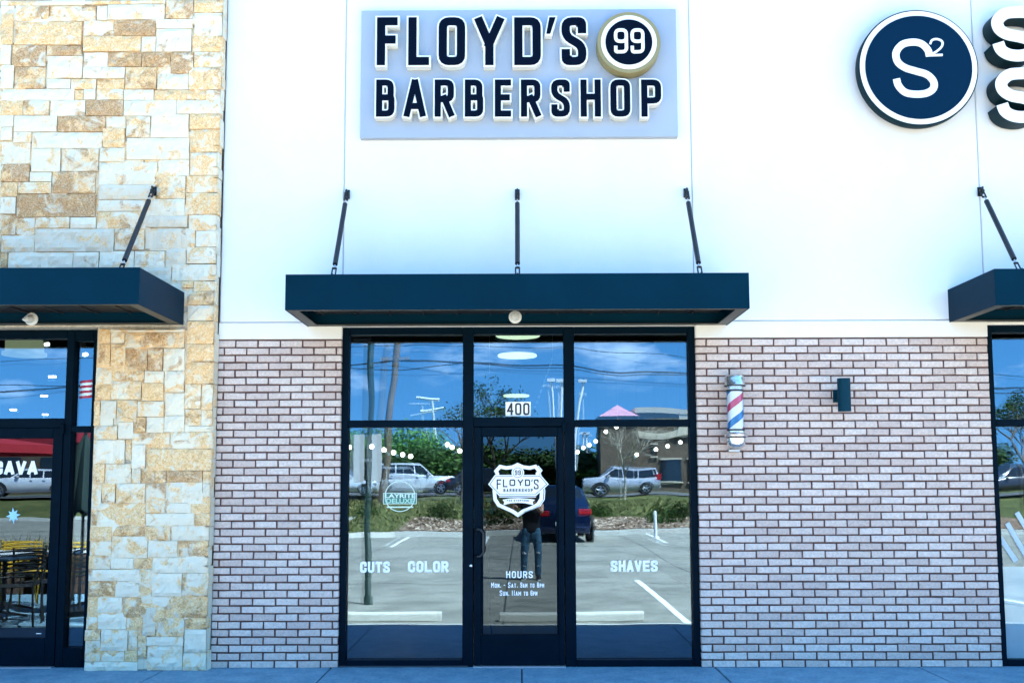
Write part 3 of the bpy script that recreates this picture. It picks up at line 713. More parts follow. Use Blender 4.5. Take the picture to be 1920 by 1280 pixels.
g = MB(); a, b = P(949, 1083, YD), P(999, 1070, YD); word(g, 'HOURS', a.x, b.x, a.z, b.z, .0105, YD, YD+.001, .35); g.build('lettering', VINYL, dpane)
def words(st, x0, x1, y0, y1, wd, gap, par):
    a, b = P(x0, y1, YD), P(x1, y0, YD); n = len(st); u = (b.x-a.x)/n; k = 0
    for wd_ in st.split(' '):
        g = MB(); word(g, wd_, a.x+k*u, a.x+(k+len(wd_)-.3)*u, a.z, b.z, wd, YD, YD+.001, gap); g.build('lettering', VINYL, par); k += len(wd_)+.7
words('Mon. - Sat. 9am to 8pm ', 921, 1034, 1091, 1101, .006, .3, dpane)
words('Sun. 11am to 6pm ', 937, 1018, 1106, 1116, .006, .3, dpane)
# shield on the door: zoom coordinates (9.14 per px from 900,850)
def ZS_(x, y, Y=YD): p = P(900+x/9.144, 850+y/9.144, Y); return (p.x, p.z)
g = MB()
sh = [(150, 0)]
out = [(645, 190), (740, 232), (850, 245), (950, 222), (1015, 300), (985, 345), (1035, 480), (1060, 640), (1050, 780), (985, 880), (870, 935), (740, 985), (650, 1050), (555, 985), (430, 930), (320, 880), (258, 780), (245, 640), (270, 480), (300, 345), (275, 300), (345, 222), (450, 245), (555, 232)]
g.strip([ZS_(*p) for p in out], .032, YD, YD+.001, True)
out2 = [(645+(x-645)*1.07+(22 if x > 645 else 0), 600+(y-600)*1.04) for x, y in out[3:13]]
g.strip([ZS_(*p) for p in out2], .008, YD, YD+.001)
shield = g.build('shield_logo', VINYL, dpane)
hexa = [(255, 365), (1040, 365), (1180, 525), (960, 725), (330, 725), (140, 525)]
g = MB(); n = 6; c0 = [ZS_(*p, YD-.002) for p in hexa]; g.prism(c0, YD-.002, YD-.001); g.build('name_plate', VINYL, shield)
hin = [(268, 388), (1030, 388), (1145, 525), (945, 700), (340, 700), (172, 525)]
g = MB(); g.strip([ZS_(*p) for p in hin], .0045, YD-.0035, YD-.0022, True)
for ch, a, b, yt, yb in (('F', 285, 362, 440, 610), ('L', 392, 470, 440, 575), ('O', 505, 605, 440, 555), ('Y', 645, 740, 440, 550), ('D', 770, 860, 440, 555), ("'", 878, 905, 440, 480), ('S', 922, 1005, 440, 610)):
    p0, p1 = ZS_(a, yb), ZS_(b, yt); put_glyph(g, ch, p0[0], p1[0], p0[1], p1[1], .0115, YD-.0035, YD-.0022, r=.01, eps=.0001)
p0, p1 = ZS_(402, 655), ZS_(905, 600); word(g, 'BARBERSHOP', p0[0], p1[0], p0[1], p1[1], .0062, YD-.0035, YD-.0022, .5)
g.build('shield_lettering', BLACKV, shield)
cc = ZS_(648, 325); g = MB(); g.lathe([(.056, 0), (.056, .001)], (cc[0], YD-.0036, cc[1]), 'Y', 40); rb = g.build('round_badge', VINYL, shield)
g = MB(); ring = [(cc[0]+.043*math.cos(k*math.pi/16), cc[1]+.043*math.sin(k*math.pi/16)) for k in range(32)]
g.strip(ring, .004, YD-.0062, YD-.005, True)
for a, b in ((597, 642), (655, 700)):
    p0, p1 = ZS_(a, 368), ZS_(b, 282); put_glyph(g, '9', p0[0], p1[0], p0[1], p1[1], .0075, YD-.0062, YD-.005, r=.01)
g.build('badge_digits', BLACKV, rb)
g = MB(); g.prism([ZS_(*p) for p in ((385, 790), (500, 768), (650, 760), (800, 768), (945, 790), (905, 820), (915, 880), (780, 850), (650, 842), (520, 850), (405, 880), (415, 825))], YD-.001, YD); g.strip([ZS_(330, 742), ZS_(960, 742)], .006, YD, YD+.001)
rib = g.build('ribbon', VINYL, shield)
g = MB(); p0, p1 = ZS_(460, 818), ZS_(835, 790); word(g, 'FOR EVERYONE', p0[0], p1[0], p0[1], p1[1], .0035, YD-.0025, YD-.0012, .5); g.build('ribbon_lettering', BLACKV, rib)
# round product decal on the left window
PALE = mat('pale_decal', (.36, .62, .50), .5); PALE2 = mat('pale_decal_ring', (.60, .74, .66), .5)
dc = P(750, 930, YV0); g = MB()
ring = [(dc.x+.135*math.cos(k*math.pi/20), dc.z+.135*math.sin(k*math.pi/20)) for k in range(40)]
g.strip(ring, .007, YV0-.0005, YV1, True); a, b = P(719, 944, YV0), P(781, 924, YV0)
g.strip([(a.x, a.z), (a.x, b.z), (b.x, b.z), (b.x, a.z)], .005, YV0-.001, YV1, True)
g.strip([(a.x+.03, a.z-.03), (b.x-.03, a.z-.03)], .012, YV0-.001, YV1)
MB().box(a.x+.004, b.x-.004, YV0-.0002, YV1, a.z+.004, b.z-.004).build('decal_band', mat('green_band', (.05, .17, .13), .5), pl)
dcl = g.build('round_decal', PALE2, pl)
boldtext('LAYRITE', 722, 779, 925, 933, YV0-.002, .03, dcl, PALE2, 'decal_lettering'); boldtext('DELUXE', 724, 776, 934, 943, YV0-.002, .03, dcl, PALE, 'decal_lettering')
# small pale sheets taped inside the windows
def sheet(x0, x1, y0, y1, parent, col, name='taped_notice', Y=.125):
    a, b = P(x0, y1, Y), P(x1, y0, Y); return MB().box(a.x, b.x, Y, Y+.002, a.z, b.z).build(name, mat('paper', col, .8, n=(20, .1)), parent)

# ------------------------------------------------------------------ stone clad restaurant building
rest = thing('restaurant_building', (-2.72, -.13, 0), 'building clad in cream and ochre rough limestone blocks with black framed glass door', 'building')
KIND = dict(w=(.06, .0, .85), W=(0, 0, 1), c=(.30, 0, .8), g=(.12, .05, .45), l=(.42, .05, .8), m=(.52, .30, .9), o=(.92, .15, .75), O=(1.1, .35, .6), b=(.65, .95, .6), B=(.5, 1.15, .5), t=(.5, .45, .62), y=(.75, .4, .45))
STN = """0 0 13 9 w;13 0 97 9 w;97 0 158 9 w;158 0 309 7 l;310 0 361 34 t;363 0 412 22 o;0 10 25 24 w;27 10 90 38 m;92 10 178 38 m;180 10 200 36 w;201 8 308 36 w;363 23 412 66 w
0 24 24 82 o;26 40 152 83 o;154 37 211 65 l;212 37 291 66 B;154 67 263 95 o;264 68 291 96 l;292 36 360 53 w;292 54 358 96 w;359 66 412 96 o;0 84 20 121 w;21 84 85 124 B;87 85 152 103 b;87 104 153 145 c;155 97 200 125 W;200 97 264 124 b;265 97 318 124 b;319 97 362 136 B;363 97 411 125 m
0 122 25 165 w;26 125 84 165 t;155 126 233 146 w;234 126 292 166 y;293 137 352 166 w;353 126 410 167 m;86 147 130 165 w;131 147 178 166 m;180 147 232 166 O;0 166 138 187 w;139 168 155 186 O;156 167 178 186 w;160 187 230 216 B;180 167 230 186 m;231 167 287 187 w;288 168 384 187 o;385 168 408 213 l
0 188 42 215 O;43 188 91 215 t;92 187 158 216 w;231 188 330 217 w;330 188 384 213 c;0 216 24 237 w;25 216 106 246 w;107 217 196 246 b;197 217 234 239 c;236 218 281 257 t;282 214 353 257 W;355 214 405 241 o;355 242 405 284 o;0 238 22 262 l;24 247 57 266 w;58 247 190 277 w;192 240 233 276 o;236 258 354 298 w
0 266 55 306 c;0 307 54 340 b;57 278 112 321 w;114 278 184 320 t;186 277 233 302 c;183 303 293 345 w;295 298 353 328 c;355 285 405 327 l;54 322 95 339 w;97 321 178 361 b;184 346 290 373 g;183 374 270 395 w;295 329 346 371 t;348 328 403 359 l;347 361 403 401 o;0 341 32 367 O;33 341 95 362 m;0 369 29 400 w;30 364 178 406 B;181 396 265 427 m;281 372 345 403 w;271 404 350 425 g;353 402 405 431 l
0 402 28 439 b;30 408 64 438 t;66 407 130 427 m;131 407 179 427 w;65 428 213 471 g;214 428 270 468 t;271 427 365 465 g;366 432 400 462 w;0 440 63 471 g;0 472 12 500 b;13 472 135 503 w;136 472 184 503 w;185 470 250 503 w;251 470 307 503 w;309 465 347 500 g;349 463 400 493 l;321 495 402 525 w;262 500 320 530 g;362 527 402 545 m;340 527 361 538 o;350 546 400 570 t;350 571 383 600 w;384 571 402 600 o;350 602 402 644 o;270 531 339 600 g
183 616 206 643 o;207 616 345 622 c;207 623 233 642 l;234 623 345 651 t;350 645 397 676 o;183 645 206 686 O;207 645 235 685 o;236 653 275 694 B;276 653 304 694 b;305 653 345 694 w;178 688 214 719 c;215 695 269 712 m;270 695 306 717 c;308 695 345 734 l;346 678 398 719 o;176 720 206 749 o;207 714 264 748 m;265 718 306 750 o;346 720 376 765 m;377 720 398 767 l
175 751 187 797 o;188 751 217 784 g;218 750 256 790 y;257 752 306 780 c;308 736 345 778 w;346 767 376 797 t;377 768 397 797 m;176 798 219 823 t;220 791 249 822 w;250 782 272 808 O;273 781 306 810 w;307 779 345 809 w;346 798 397 808 w;174 824 233 868 c;234 823 245 860 t;246 833 272 877 W;246 811 317 832 m;318 809 395 840 m;274 841 395 881 o;246 878 263 905 t;264 882 310 905 b;311 882 378 902 b;379 882 395 905 o;173 869 195 905 o;196 869 245 905 c
170 906 189 950 c;190 906 215 943 m;217 906 271 942 m;272 906 310 960 t;311 903 378 942 c;379 906 394 945 l;170 951 181 984 b;182 943 271 985 o;312 943 355 961 w;356 943 390 961 O;272 962 363 984 w;364 962 390 984 O;168 986 209 1012 o;210 986 270 1004 b;271 986 318 1012 t;320 985 388 1012 w;168 1013 207 1040 m;208 1005 276 1045 c;277 1013 332 1043 w;334 1013 385 1042 b;165 1041 206 1066 t;207 1046 249 1065 w;250 1046 283 1065 O;284 1044 388 1073 w
165 1067 261 1088 w;262 1067 281 1100 l;283 1074 340 1117 w;341 1074 386 1115 t;165 1089 214 1117 b;215 1089 260 1118 w;261 1101 282 1130 t;182 1119 228 1147 w;229 1119 280 1157 b;281 1118 319 1137 w;320 1117 385 1157 y;162 1119 181 1155 o;182 1148 235 1179 w;236 1158 265 1180 o;266 1138 291 1190 g;292 1158 344 1192 t;345 1158 383 1178 O;345 1179 383 1222 w;160 1156 181 1179 m;158 1180 187 1199 m;188 1180 238 1219 c;239 1181 256 1218 c;257 1191 273 1230 t;274 1193 343 1209 w;274 1210 341 1258 c;342 1223 381 1258 l;158 1200 187 1239 t;188 1220 232 1239 w;233 1219 256 1239 O;157 1240 256 1259 w"""
g = MB(); AT = []
def stone(g, x0, x1, z0, z1, y, kind, back=-.05, step=.032, side=False):
    k = KIND[kind]; sd = random.random()*50; pv = max(0, min(1, k[2]+random.uniform(-.12, .1)))
    col = (k[0]+random.uniform(-.1, .1), k[1]+random.uniform(-.08, .08), pv)
    nx, nz = max(2, int((x1-x0)/step)), max(2, int((z1-z0)/step)); bs = len(g.v)
    yo = y+random.uniform(-.013, .008); vs = []; fs = []
    for j in range(nz+1):
        for i in range(nx+1):
            u, v = i/nx, j/nz; x, z = x0+(x1-x0)*u, z0+(z1-z0)*v
            e = min(u*(x1-x0), (1-u)*(x1-x0), v*(z1-z0), (1-v)*(z1-z0))
            d = noise.noise(Vector((x*9+sd, z*9, sd)))*.020+noise.noise(Vector((x*26, z*26+sd, 1)))*.011
            yy = yo-d*(1 if e > .004 else .3)+(.010 if e < .004 else 0)
            if i in (0, nx): x += noise.noise(Vector((z*14, sd, 3)))*.0035
            if j in (0, nz): z += noise.noise(Vector((x*14, sd, 7)))*.0035
            vs.append((x, yy, z))
    W = nx+1
    for j in range(nz):
        for i in range(nx): fs.append((j*W+i, j*W+i+1, (j+1)*W+i+1, (j+1)*W+i))
    # sides back to the joint bed
    ring = [i for i in range(W)]+[(j*W+nx) for j in range(1, nz+1)]+[(nz*W+i) for i in range(nx-1, -1, -1)]+[j*W for j in range(nz-1, 0, -1)]
    b0 = len(vs)
    for r_ in ring: vs.append((vs[r_][0], back, vs[r_][2]))
    n = len(ring)
    for a in range(n): b = (a+1) % n; fs.append((ring[b], ring[a], b0+a, b0+b))
    g.add(vs, fs); AT.extend([col]*len(vs))
for rowt in STN.split('\n'):
    for s in rowt.split(';'):
        a = s.split(); x0, y0_, x1, y1_ = map(float, a[:4])
        p0, p1 = P(x0, y1_+1.0, -.13), P(x1+1, y0_, -.13)
        if x0 < 185 and y0_ > 610: p0.x += (P(x0, y0_, -.13).x-P(x0, y0_, -.13).x)
        x1_ = p1.x
        if x1 > 378:                     # quoins end on the corner line
            x1_ = -2.722+random.uniform(-.008, .010)
        x0_ = max(p0.x, -3.80) if y0_ > 610 else p0.x
        stone(g, x0_+.002, x1_-.002, max(p0.z, ZS)+.002, p1.z-.002, -.13, a[4])
# random ashlar beyond the frame (and a recessed course behind everything)
def ashlar(x0, x1, z0, z1, y, seed):
    rnd_ = random.Random(seed); u = .085; nx, nz = int((x1-x0)/u), int((z1-z0)/u); oc = [[0]*nz for _ in range(nx)]
    for j in range(nz):
        for i in range(nx):
            if oc[i][j]: continue
            w_, h_ = rnd_.choice((2, 3, 4, 5, 6)), rnd_.choice((1, 2, 2, 3))
            ww = 0
            while ww < w_ and i+ww < nx and not oc[i+ww][j]: ww += 1
            h_ = min(h_, nz-j)
            for a in range(i, i+ww):
                for b in range(j, j+h_): oc[a][b] = 1
            stone(g, x0+i*u+.002, x0+(i+ww)*u-.002, z0+j*u+.002, z0+(j+h_)*u-.002, y, rnd_.choice('wwwwccgglmmootb'), step=.08)
SX = P(0, 0, -.13).x-.03
ashlar(SX-2.6, SX, 3.05, 8.6, -.13, 3)
ashlar(SX-.03, -2.74, 6.12, 8.6, -.13, 4)
ashlar(SX-.3, -2.76, 3.06, 6.10, -.108, 5)
ashlar(-3.78, -2.76, ZS+.01, 3.04, -.112, 6)
stw = g.build('stone_wall', STONE, rest, fix=False, attr=AT)
# return of the pier, facing right
g = MB(); AT = []; z = ZS
while z < 8.6:
    h = random.choice((.10, .17, .2, .26)); x = -2.722+random.uniform(-.007, .012); e = random.uniform(0, .008)
    k = KIND[random.choice('ggwgcl')]
    g.add([(x-e, -.135, z), (x, -.02, z), (x, -.02, z+h-.006), (x-e, -.135, z+h-.006), (x-.05, -.135, z), (x-.05, -.02, z), (x-.05, -.02, z+h-.006), (x-.05, -.135, z+h-.006)], [(0, 1, 2, 3), (3, 2, 6, 7), (1, 0, 4, 5)]); AT += [(k[0], k[1], k[2]*.9)]*8; z += h
g.build('corner_stones', STONE, rest, fix=False, attr=AT)
g = MB(); g.box(-22, -2.75, -.095, .25, 3.045, 8.6); g.box(-3.785, -2.75, -.0955, .25, ZS-.05, 3.043); g.build('stone_bed', STONEJ, rest)
g = MB(); g.box(-22, -8, -.12, .25, ZS, 3.04); g.build('end_wall', STONEJ, rest)
# glazing of the restaurant
FT2 = 3.04
wf = frame_bars('window_frame', [(-4.112, -4.045, ZS, FT2), (-3.87, -3.80, ZS, FT2), (-4.043, -3.872, FT2-.1, FT2), (-4.043, -3.872, 2.11, 2.165), (-4.043, -3.872, ZS, .20), (-8, -4.114, FT2-.075, FT2), (-8, -4.114, 2.15, 2.235), (-5.33, -5.25, ZS, 2.148), (-8, -5.332, ZS, .085)], rest, .03, .14)
p_ = pane(-4.048, -3.868, 2.16, FT2-.09, wf, GLASSR); p_ = pane(-4.048, -3.868, .19, 2.12, wf, GLASSR); pane(-8, -4.11, 2.23, FT2-.07, wf, GLASSR, tilt=.0008, tz=.003); pane(-8, -5.33, .08, 2.155, wf, GLASSR)
d2 = frame_bars('door', [(-4.205, -4.118, .045, 2.148), (-5.245, -5.15, .045, 2.148), (-5.148, -4.207, 2.055, 2.148), (-5.148, -4.207, .045, .285)], rest, .025, .075)
frame_bars('threshold', [(-5.248, -4.118, ZS-.01, .043)], d2, -.02, .12, GALV)
g = MB(); g.add([(-5.15, .06, .28), (-4.203, .06, .28), (-4.203, .06, 2.058), (-5.15, .06, 2.058)], [(0, 1, 2, 3)]); dp2 = g.build('door_glass', glass_mat('rest_door_glass', .10, (.30, .34, .32), .35), d2, fix=False)
g = MB(); g.box(-4.135, -4.10, .0, .03, 2.09, 2.185, 0, .004); g.build('hinge', FRAME, d2)
MB().box(-4.30, -4.255, .057, .059, .318, .324).build('door_label', VINYL, d2)
vinylword('CAVA', -14, 71, 864, 889, dp2, YD-.001, .030)
# starburst sticker
sc_ = P(25, 966, YD); g = MB(); pts = []
for k in range(16):
    r_ = (.074 if k % 4 == 0 else .062) if k % 2 == 0 else .034; a = k*math.pi/8+.12; pts.append((sc_.x+r_*math.cos(a)*.9, sc_.z+r_*math.sin(a)))
g.prism(pts, YD-.001, YD); g.build('star_sticker', mat('sky_sticker', (.33, .62, .82), .5), dp2)
# interior of the restaurant
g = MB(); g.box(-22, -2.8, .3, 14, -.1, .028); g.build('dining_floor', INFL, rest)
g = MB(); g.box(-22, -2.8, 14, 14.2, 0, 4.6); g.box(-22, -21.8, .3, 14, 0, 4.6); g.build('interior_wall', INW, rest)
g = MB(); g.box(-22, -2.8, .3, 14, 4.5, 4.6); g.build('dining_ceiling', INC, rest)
c0 = P(46, 660, 3.0); g = MB(); g.lathe([(.215, 0), (.215, 1.4)], (c0.x, 3.0, 3.22), 'Z', 32); g.lathe([(.25, 0), (.25, .04)], (c0.x, 3.0, 3.18), 'Z', 32); g.build('round_duct', mat('duct_green_glow', (.30, .34, .20), .6, emit=(.3, .34, .2, .25)), rest, smooth=True)  # faint glow added to the duct colour, the duct is no lamp
for x, y, dp, lb in ((88, 645, 2.2, 'lit track spotlight nearest the duct behind the restaurant glass'), (160, 664, 2.0, 'lit track spotlight behind the narrow side window of the restaurant')):
    p = P(x, y, dp); t = thing('track_spotlight', p, lb, 'spotlight', 'track spotlights inside the restaurant')
    g = MB(); g.tube([p, p+Vector((-.05, .05, .12))], [.032, .03], 16); g.build('spot_housing', mat('spot_white', (.5, .5, .46), .5), t, smooth=True)
    g = MB(); g.tube([p+Vector((.003, -.003, -.008)), p], .027, 16); g.build('bulb', LAMP, t)
    g = MB(); g.tube([p+Vector((-.05, .05, .12)), (p.x-.05, p.y+.05, 4.49)], .006, 6); g.build('drop_rod', SOFFIT, t)
for x, y, dp in ((98, 706, 6), (83, 742, 8), (25, 768, 9), (85, 777, 11)):
    p = P(x, y, dp); t = thing('slim_pendant', p, 'short glowing bar lamp hanging inside the restaurant behind the glass transom', 'pendant lamp', 'slim bar lamps inside the restaurant')
    g = MB(); g.box(p.x-.05, p.x+.05, dp-.02, dp+.02, p.z-.012, p.z+.012); g.build('light_bar', LAMP, t)
    g = MB(); g.tube([(p.x, dp, p.z+.012), (p.x, dp, 4.49)], .003, 4); g.build('cord', ROD, t)

# ------------------------------------------------------------------ lamps inside the barbershop
def bulb(x, y, dp, lab, sz=1):
    p = P(x, y, dp); r_ = 4.2*sz*(dp+D)/F
    t = thing('globe_lamp', p, lab, 'globe lamp', 'round white globe lamps in the barbershop')
    g = MB(); n = 8; g.lathe([(r_*math.sin(math.pi*k/n)+.0001, -r_*math.cos(math.pi*k/n)) for k in range(n+1)], p, 'Z', 16); g.build('globe', LAMP, t, smooth=True)
    g = MB(); g.tube([p+Vector((0, 0, r_)), (p.x, p.y, 4.29)], .004, 4); g.build('cord', SOFFIT, t)
for i, (x, y, dp) in enumerate(((655, 838, 3.9), (697, 837, 4.9), (720, 843, 6.2), (738, 848, 7.8), (755, 852, 9.4), (770, 855, 11))):
    bulb(x, y, dp, 'white globe lamp in the row receding leftmost behind the left window')
for x, y, dp in ((839, 833, 4.5), (848, 838, 5.5), (862, 845, 7.3)): bulb(x, y, dp, 'white globe lamp beside the mullion in the left window')
for x, y, dp in ((1156, 800, .9), (1136, 809, 1.6), (1117, 827, 3.4), (1105, 834, 4.5), (1094, 839, 5.5), (1083, 847, 7.9)): bulb(x, y, dp, 'white globe lamp in the diagonal row of the right window', .8)
for x, y, dp in ((1230, 842, 6.5), (1252, 836, 4.9), (1276, 829, 3.6), (1194, 852, 9.5)): bulb(x, y, dp, 'white globe lamp before the reflected brick building in the right window', .8)
for x, y, wd, dp, lab in ((971, 631, 84, 4.5, 'uppermost glowing disc pendant behind the transom'), (970, 669, 74, 6.6, 'middle glowing disc pendant behind the transom'), (968, 743.5, 49, 12, 'lowest small glowing disc pendant above the 400 number')):
    p = P(x, y, dp); r_ = wd/2*(dp+D)/F
    t = thing('disc_pendant', p, lab, 'pendant lamp', 'disc pendants inside the barbershop')
    g = MB(); g.lathe([(r_*.96, 0), (r_, .01), (r_, .03), (r_*.96, .04)], p, 'Z', 40); g.build('disc', DISC, t)
    g = MB()
    for k in range(3):
        a = k*2.1; g.tube([p+Vector((r_*.8*math.cos(a), r_*.8*math.sin(a), .04)), (p.x, p.y, 4.29)], .003, 4)
    g.build('cords', SOFFIT, t)
for (x, y, x2, y2, lab) in ((918, 734, 935, 781, 'short white twisted ribbon slanting beside the 400 number'), (1036, 673, 1003, 764, 'long white twisted ribbon slanting in the transom glass')):
    a, b = P(x, y, .22), P(x2, y2, .22); g = MB(); n = 60; d = (b-a)
    s_ = Vector((d.z, 0, -d.x)).normalized(); vs = []
    for k in range(n+1):
        t_ = k/n; ang = t_*math.pi*(5 if y2-y < 60 else 9); q = a+d*t_; wv = .011
        o1 = s_*math.cos(ang)*wv+Vector((0, math.sin(ang)*wv, 0)); vs += [q+o1, q-o1]
    g.add(vs, [(2*k, 2*k+1, 2*k+3, 2*k+2) for k in range(n)])
    g.tube([a, (a.x, a.y, 4.3)], .0012, 4)
    tag(g.build('twisted_ribbon', VINYL, fix=False, loc=b), lab, 'ribbon', 'twisted ribbons hung inside the transom')
# checked poster on a stand behind the door glass
t = thing('checked_board', P(908, 985, 1.2), 'teal and orange checked board leaning behind the door glass', 'board')
g = MB(); cA = mat('teal_check', (.13, .30, .27), .6); cB = mat('orange_check', (.30, .10, .05), .6)
o = P(915, 926, 1.2); ex = P(925, 934, 1.2)-o; ez = P(909, 938, 1.2)-o
for i in range(-1, 2):
    for j in range(0, 5):
        a = o+ex*i+ez*j; g.add([a, a+ex*.95, a+ex*.95+ez*.95, a+ez*.95], [(0, 1, 2, 3)], (i+j) % 2)
g.build('checked_face', [cA, cB], t, fix=False)
g = MB(); a = o-ex+Vector((0, .02, 0)); g.add([a, a+ex*3, a+ex*3+ez*5, a+ez*5, a+Vector((0, .02, 0)), a+ex*3+Vector((0, .02, 0)), a+ex*3+ez*5+Vector((0, .02, 0)), a+ez*5+Vector((0, .02, 0))], [(3, 2, 1, 0), (4, 5, 6, 7), (0, 1, 5, 4), (1, 2, 6, 5), (2, 3, 7, 6), (3, 0, 4, 7)]); g.build('board', INC, t)
g = MB(); c = P(908, 960, 1.26)
g.tube([(c.x-.05, 1.27, .03), (c.x, 1.26, c.z)], .01, 6); g.tube([(c.x+.08, 1.27, .03), (c.x, 1.26, c.z)], .01, 6); g.build('stand', ROD, t)


# ------------------------------------------------------------------ wheel stops
g = MB(); g.prism([(-.075, 0), (.075, 0), (.06, .095), (.035, .115), (-.035, .115), (-.06, .095)], -.92, .92)
proto = None
for i, (cx, lab) in enumerate(((-1.93, 'concrete wheel stop reflected low in the left window'), (.67, 'concrete wheel stop reflected low in the door and right window'), (3.4, 'concrete wheel stop before the right brick wall'), (-4.7+.15, 'concrete wheel stop before the stone pier'))):
    if not proto:
        proto = g.build('wheel_stop', CURB, bevel=.012); o = proto
    else: o = proto.copy(); COL.objects.link(o)
    o.location = (cx, YG-4.05, ZL); o.rotation_euler.z = R(90)+random.uniform(-.01, .01)
    tag(o, lab, 'wheel stop', 'concrete wheel stops along the kerb')
# ------------------------------------------------------------------ sign post with white plates
p = M(690, 1140, 5.9); t = thing('sign_post', (p.x, p.y, ZL), 'tall dark green steel post with white plates reflected in the left window', 'post')
PG = mat('post_green', (.02, .05, .04), .5)
g = MB(); g.tube([(p.x, p.y, ZL), (p.x-.02, p.y, 1.2), (p.x, p.y, 2.6), (p.x+.02, p.y, 4.4)], .047, 12); g.build('post', PG, t, smooth=True)
g = MB(); g.tube([(p.x, p.y, ZL), (p.x, p.y, ZL+.12)], .07, 16); g.build('base_sleeve', PG, t, smooth=True)
for x0_, x1_ in ((-.235, -.075), (.035, .185)):
    g = MB(); g.box(p.x+x0_, p.x+x1_, p.y+.06, p.y+.066, M(0, 905, 5.9).z, M(0, 817, 5.9).z, 0, .002); pl_ = g.build('sign_plate', mat('plate', (.62, .63, .64), .5), t)
    g = MB(); g.box(p.x+min(x0_, 0)+.01, p.x+max(x1_, 0)-.01, p.y+.045, p.y+.058, 1.95, 1.99); g.build('plate_clip', GALV, pl_)

# ------------------------------------------------------------------ poles, wires, pylon, lot lights
WOOD = ground_mat('pole_wood', (.10, .065, .04), (.26, .20, .14), 2, 30, .5)
dpt = 36
a, b = M(722, 905, dpt-D), M(742, 640, dpt-D); d = b-a
t = thing('utility_pole', (a.x, a.y, .2), 'leaning wooden utility pole carrying wires reflected in the left window', 'utility pole')
g = MB(); g.tube([a-d*.14, a+d*.5, a+d*1.5], [.15, .13, .11], 12); g.build('pole', WOOD, t, smooth=True)
top = a+d*(905-672)/265.; g = MB(); g.box(top.x-.5, top.x+.5, a.y-.05, a.y+.05, top.z-.02, top.z+.08); g.build('cable_bracket', GALV, t)
def wire(pts, r_, lab):
    g = MB(); g.tube(pts, r_, 5); tag(g.build('overhead_wire', ROD, fix=False, loc=pts[0]), lab, 'wire', 'overhead wires reflected in the glass')
wire([M(-700, 800, dpt-D), M(0, 738, dpt-D), M(128, 724, dpt-D), M(655, 685, dpt-D), M(740, 672, dpt-D), M(870, 684, dpt-D), M(1060, 689, dpt-D), M(1290, 702, dpt-D), M(1900, 727, dpt-D), M(2600, 780, dpt-D)], .034, 'thick black cable bundle reflected across the upper windows')
wire([M(-700, 760, dpt-D), M(0, 724, dpt-D), M(130, 722, dpt-D), M(655, 690, dpt-D), M(800, 689, dpt-D), M(870, 685, dpt-D), M(990, 692, dpt-D), M(1290, 706, dpt-D), M(2600, 770, dpt-D)], .018, 'thin black wire reflected just below the thick cable bundle')
wire([M(-700, 720, dpt-D), M(0, 676, dpt-D), M(655, 646, dpt-D), M(1070, 650, dpt-D), M(1290, 668, dpt-D), M(1900, 705, dpt-D), M(2600, 760, dpt-D)], .014, 'thin wire reflected near the top of the transom glass')
t = thing('power_pylon', M(812, 905, 100), 'white steel power pylon with slanted cross arms reflected in the left window', 'pylon')
PW = mat('pale_steel', (.75, .78, .8), .5)
g = MB(); a = M(812, 745, 100); g.tube([M(813, 745, 100), M(815, 795, 100)], .14, 8); g.tube([M(815, 790, 100), M(812, 905, 100)], .12, 8); g.tube([M(815, 790, 100), M(838, 912, 100)], .14, 8); g.build('mast', PW, t)
for (x0, y0_, x1, y1_) in ((788, 745, 826, 746), (792, 771, 836, 761)):
    g = MB(); g.tube([M(x0, y0_, 100), M(x1, y1_, 100)], .16, 8); g.build('cross_arm', PW, t)
def lotlight(x, y, x2, y2, dp, lab):
    a, b = M(x2, y2, dp), M(x, y, dp); t = thing('lot_light', a, lab, 'lamp post', 'tall lamp posts reflected in the glass')
    g = MB(); g.tube([a, b], [.10, .075], 10); g.build('pole', PW, t, smooth=True)
    g = MB(); g.box(b.x-.26, b.x+.2, b.y-.15, b.y+.15, b.z-.1, b.z+.06); g.build('lamp_head', PW, t)
lotlight(1037, 715, 1045, 880, 50, 'pale lamp post leftmost of the three in the door transom reflection'); lotlight(1054, 716, 1056, 880, 50, 'pale lamp post beside the mullion in the door transom reflection'); lotlight(1089, 717, 1080, 880, 50, 'pale lamp post leftmost in the upper right window reflection')
lotlight(1098, 810, 1100, 905, 75, 'short pale lamp post left of the silver car reflection'); lotlight(1104, 811, 1103, 905, 75, 'short pale lamp post nearest the reflected brick tower')
g = MB(); a = M(1232, 958, 24.5); g.tube([(a.x, a.y, .1), (a.x-.03, a.y, 1.25)], .05, 12); g.tube([(a.x, a.y, .1), (a.x, a.y, .16)], .09, 12)
# white marker post by the mulch
b_ = M(1233, 1008, 22.5); g = MB(); g.tube([(b_.x, b_.y, ZL), (b_.x, b_.y, .72)], .05, 14); g.tube([(b_.x, b_.y, .72), (b_.x, b_.y, .76)], [.05, .02], 14); g.tube([(b_.x, b_.y, ZL), (b_.x, b_.y, ZL+.04)], .11, 14)
tag(g.build('marker_post', WHITE, smooth=True, loc=(b_.x, b_.y, ZL)), 'short white marker post before the mulch bed in the right window reflection', 'post')

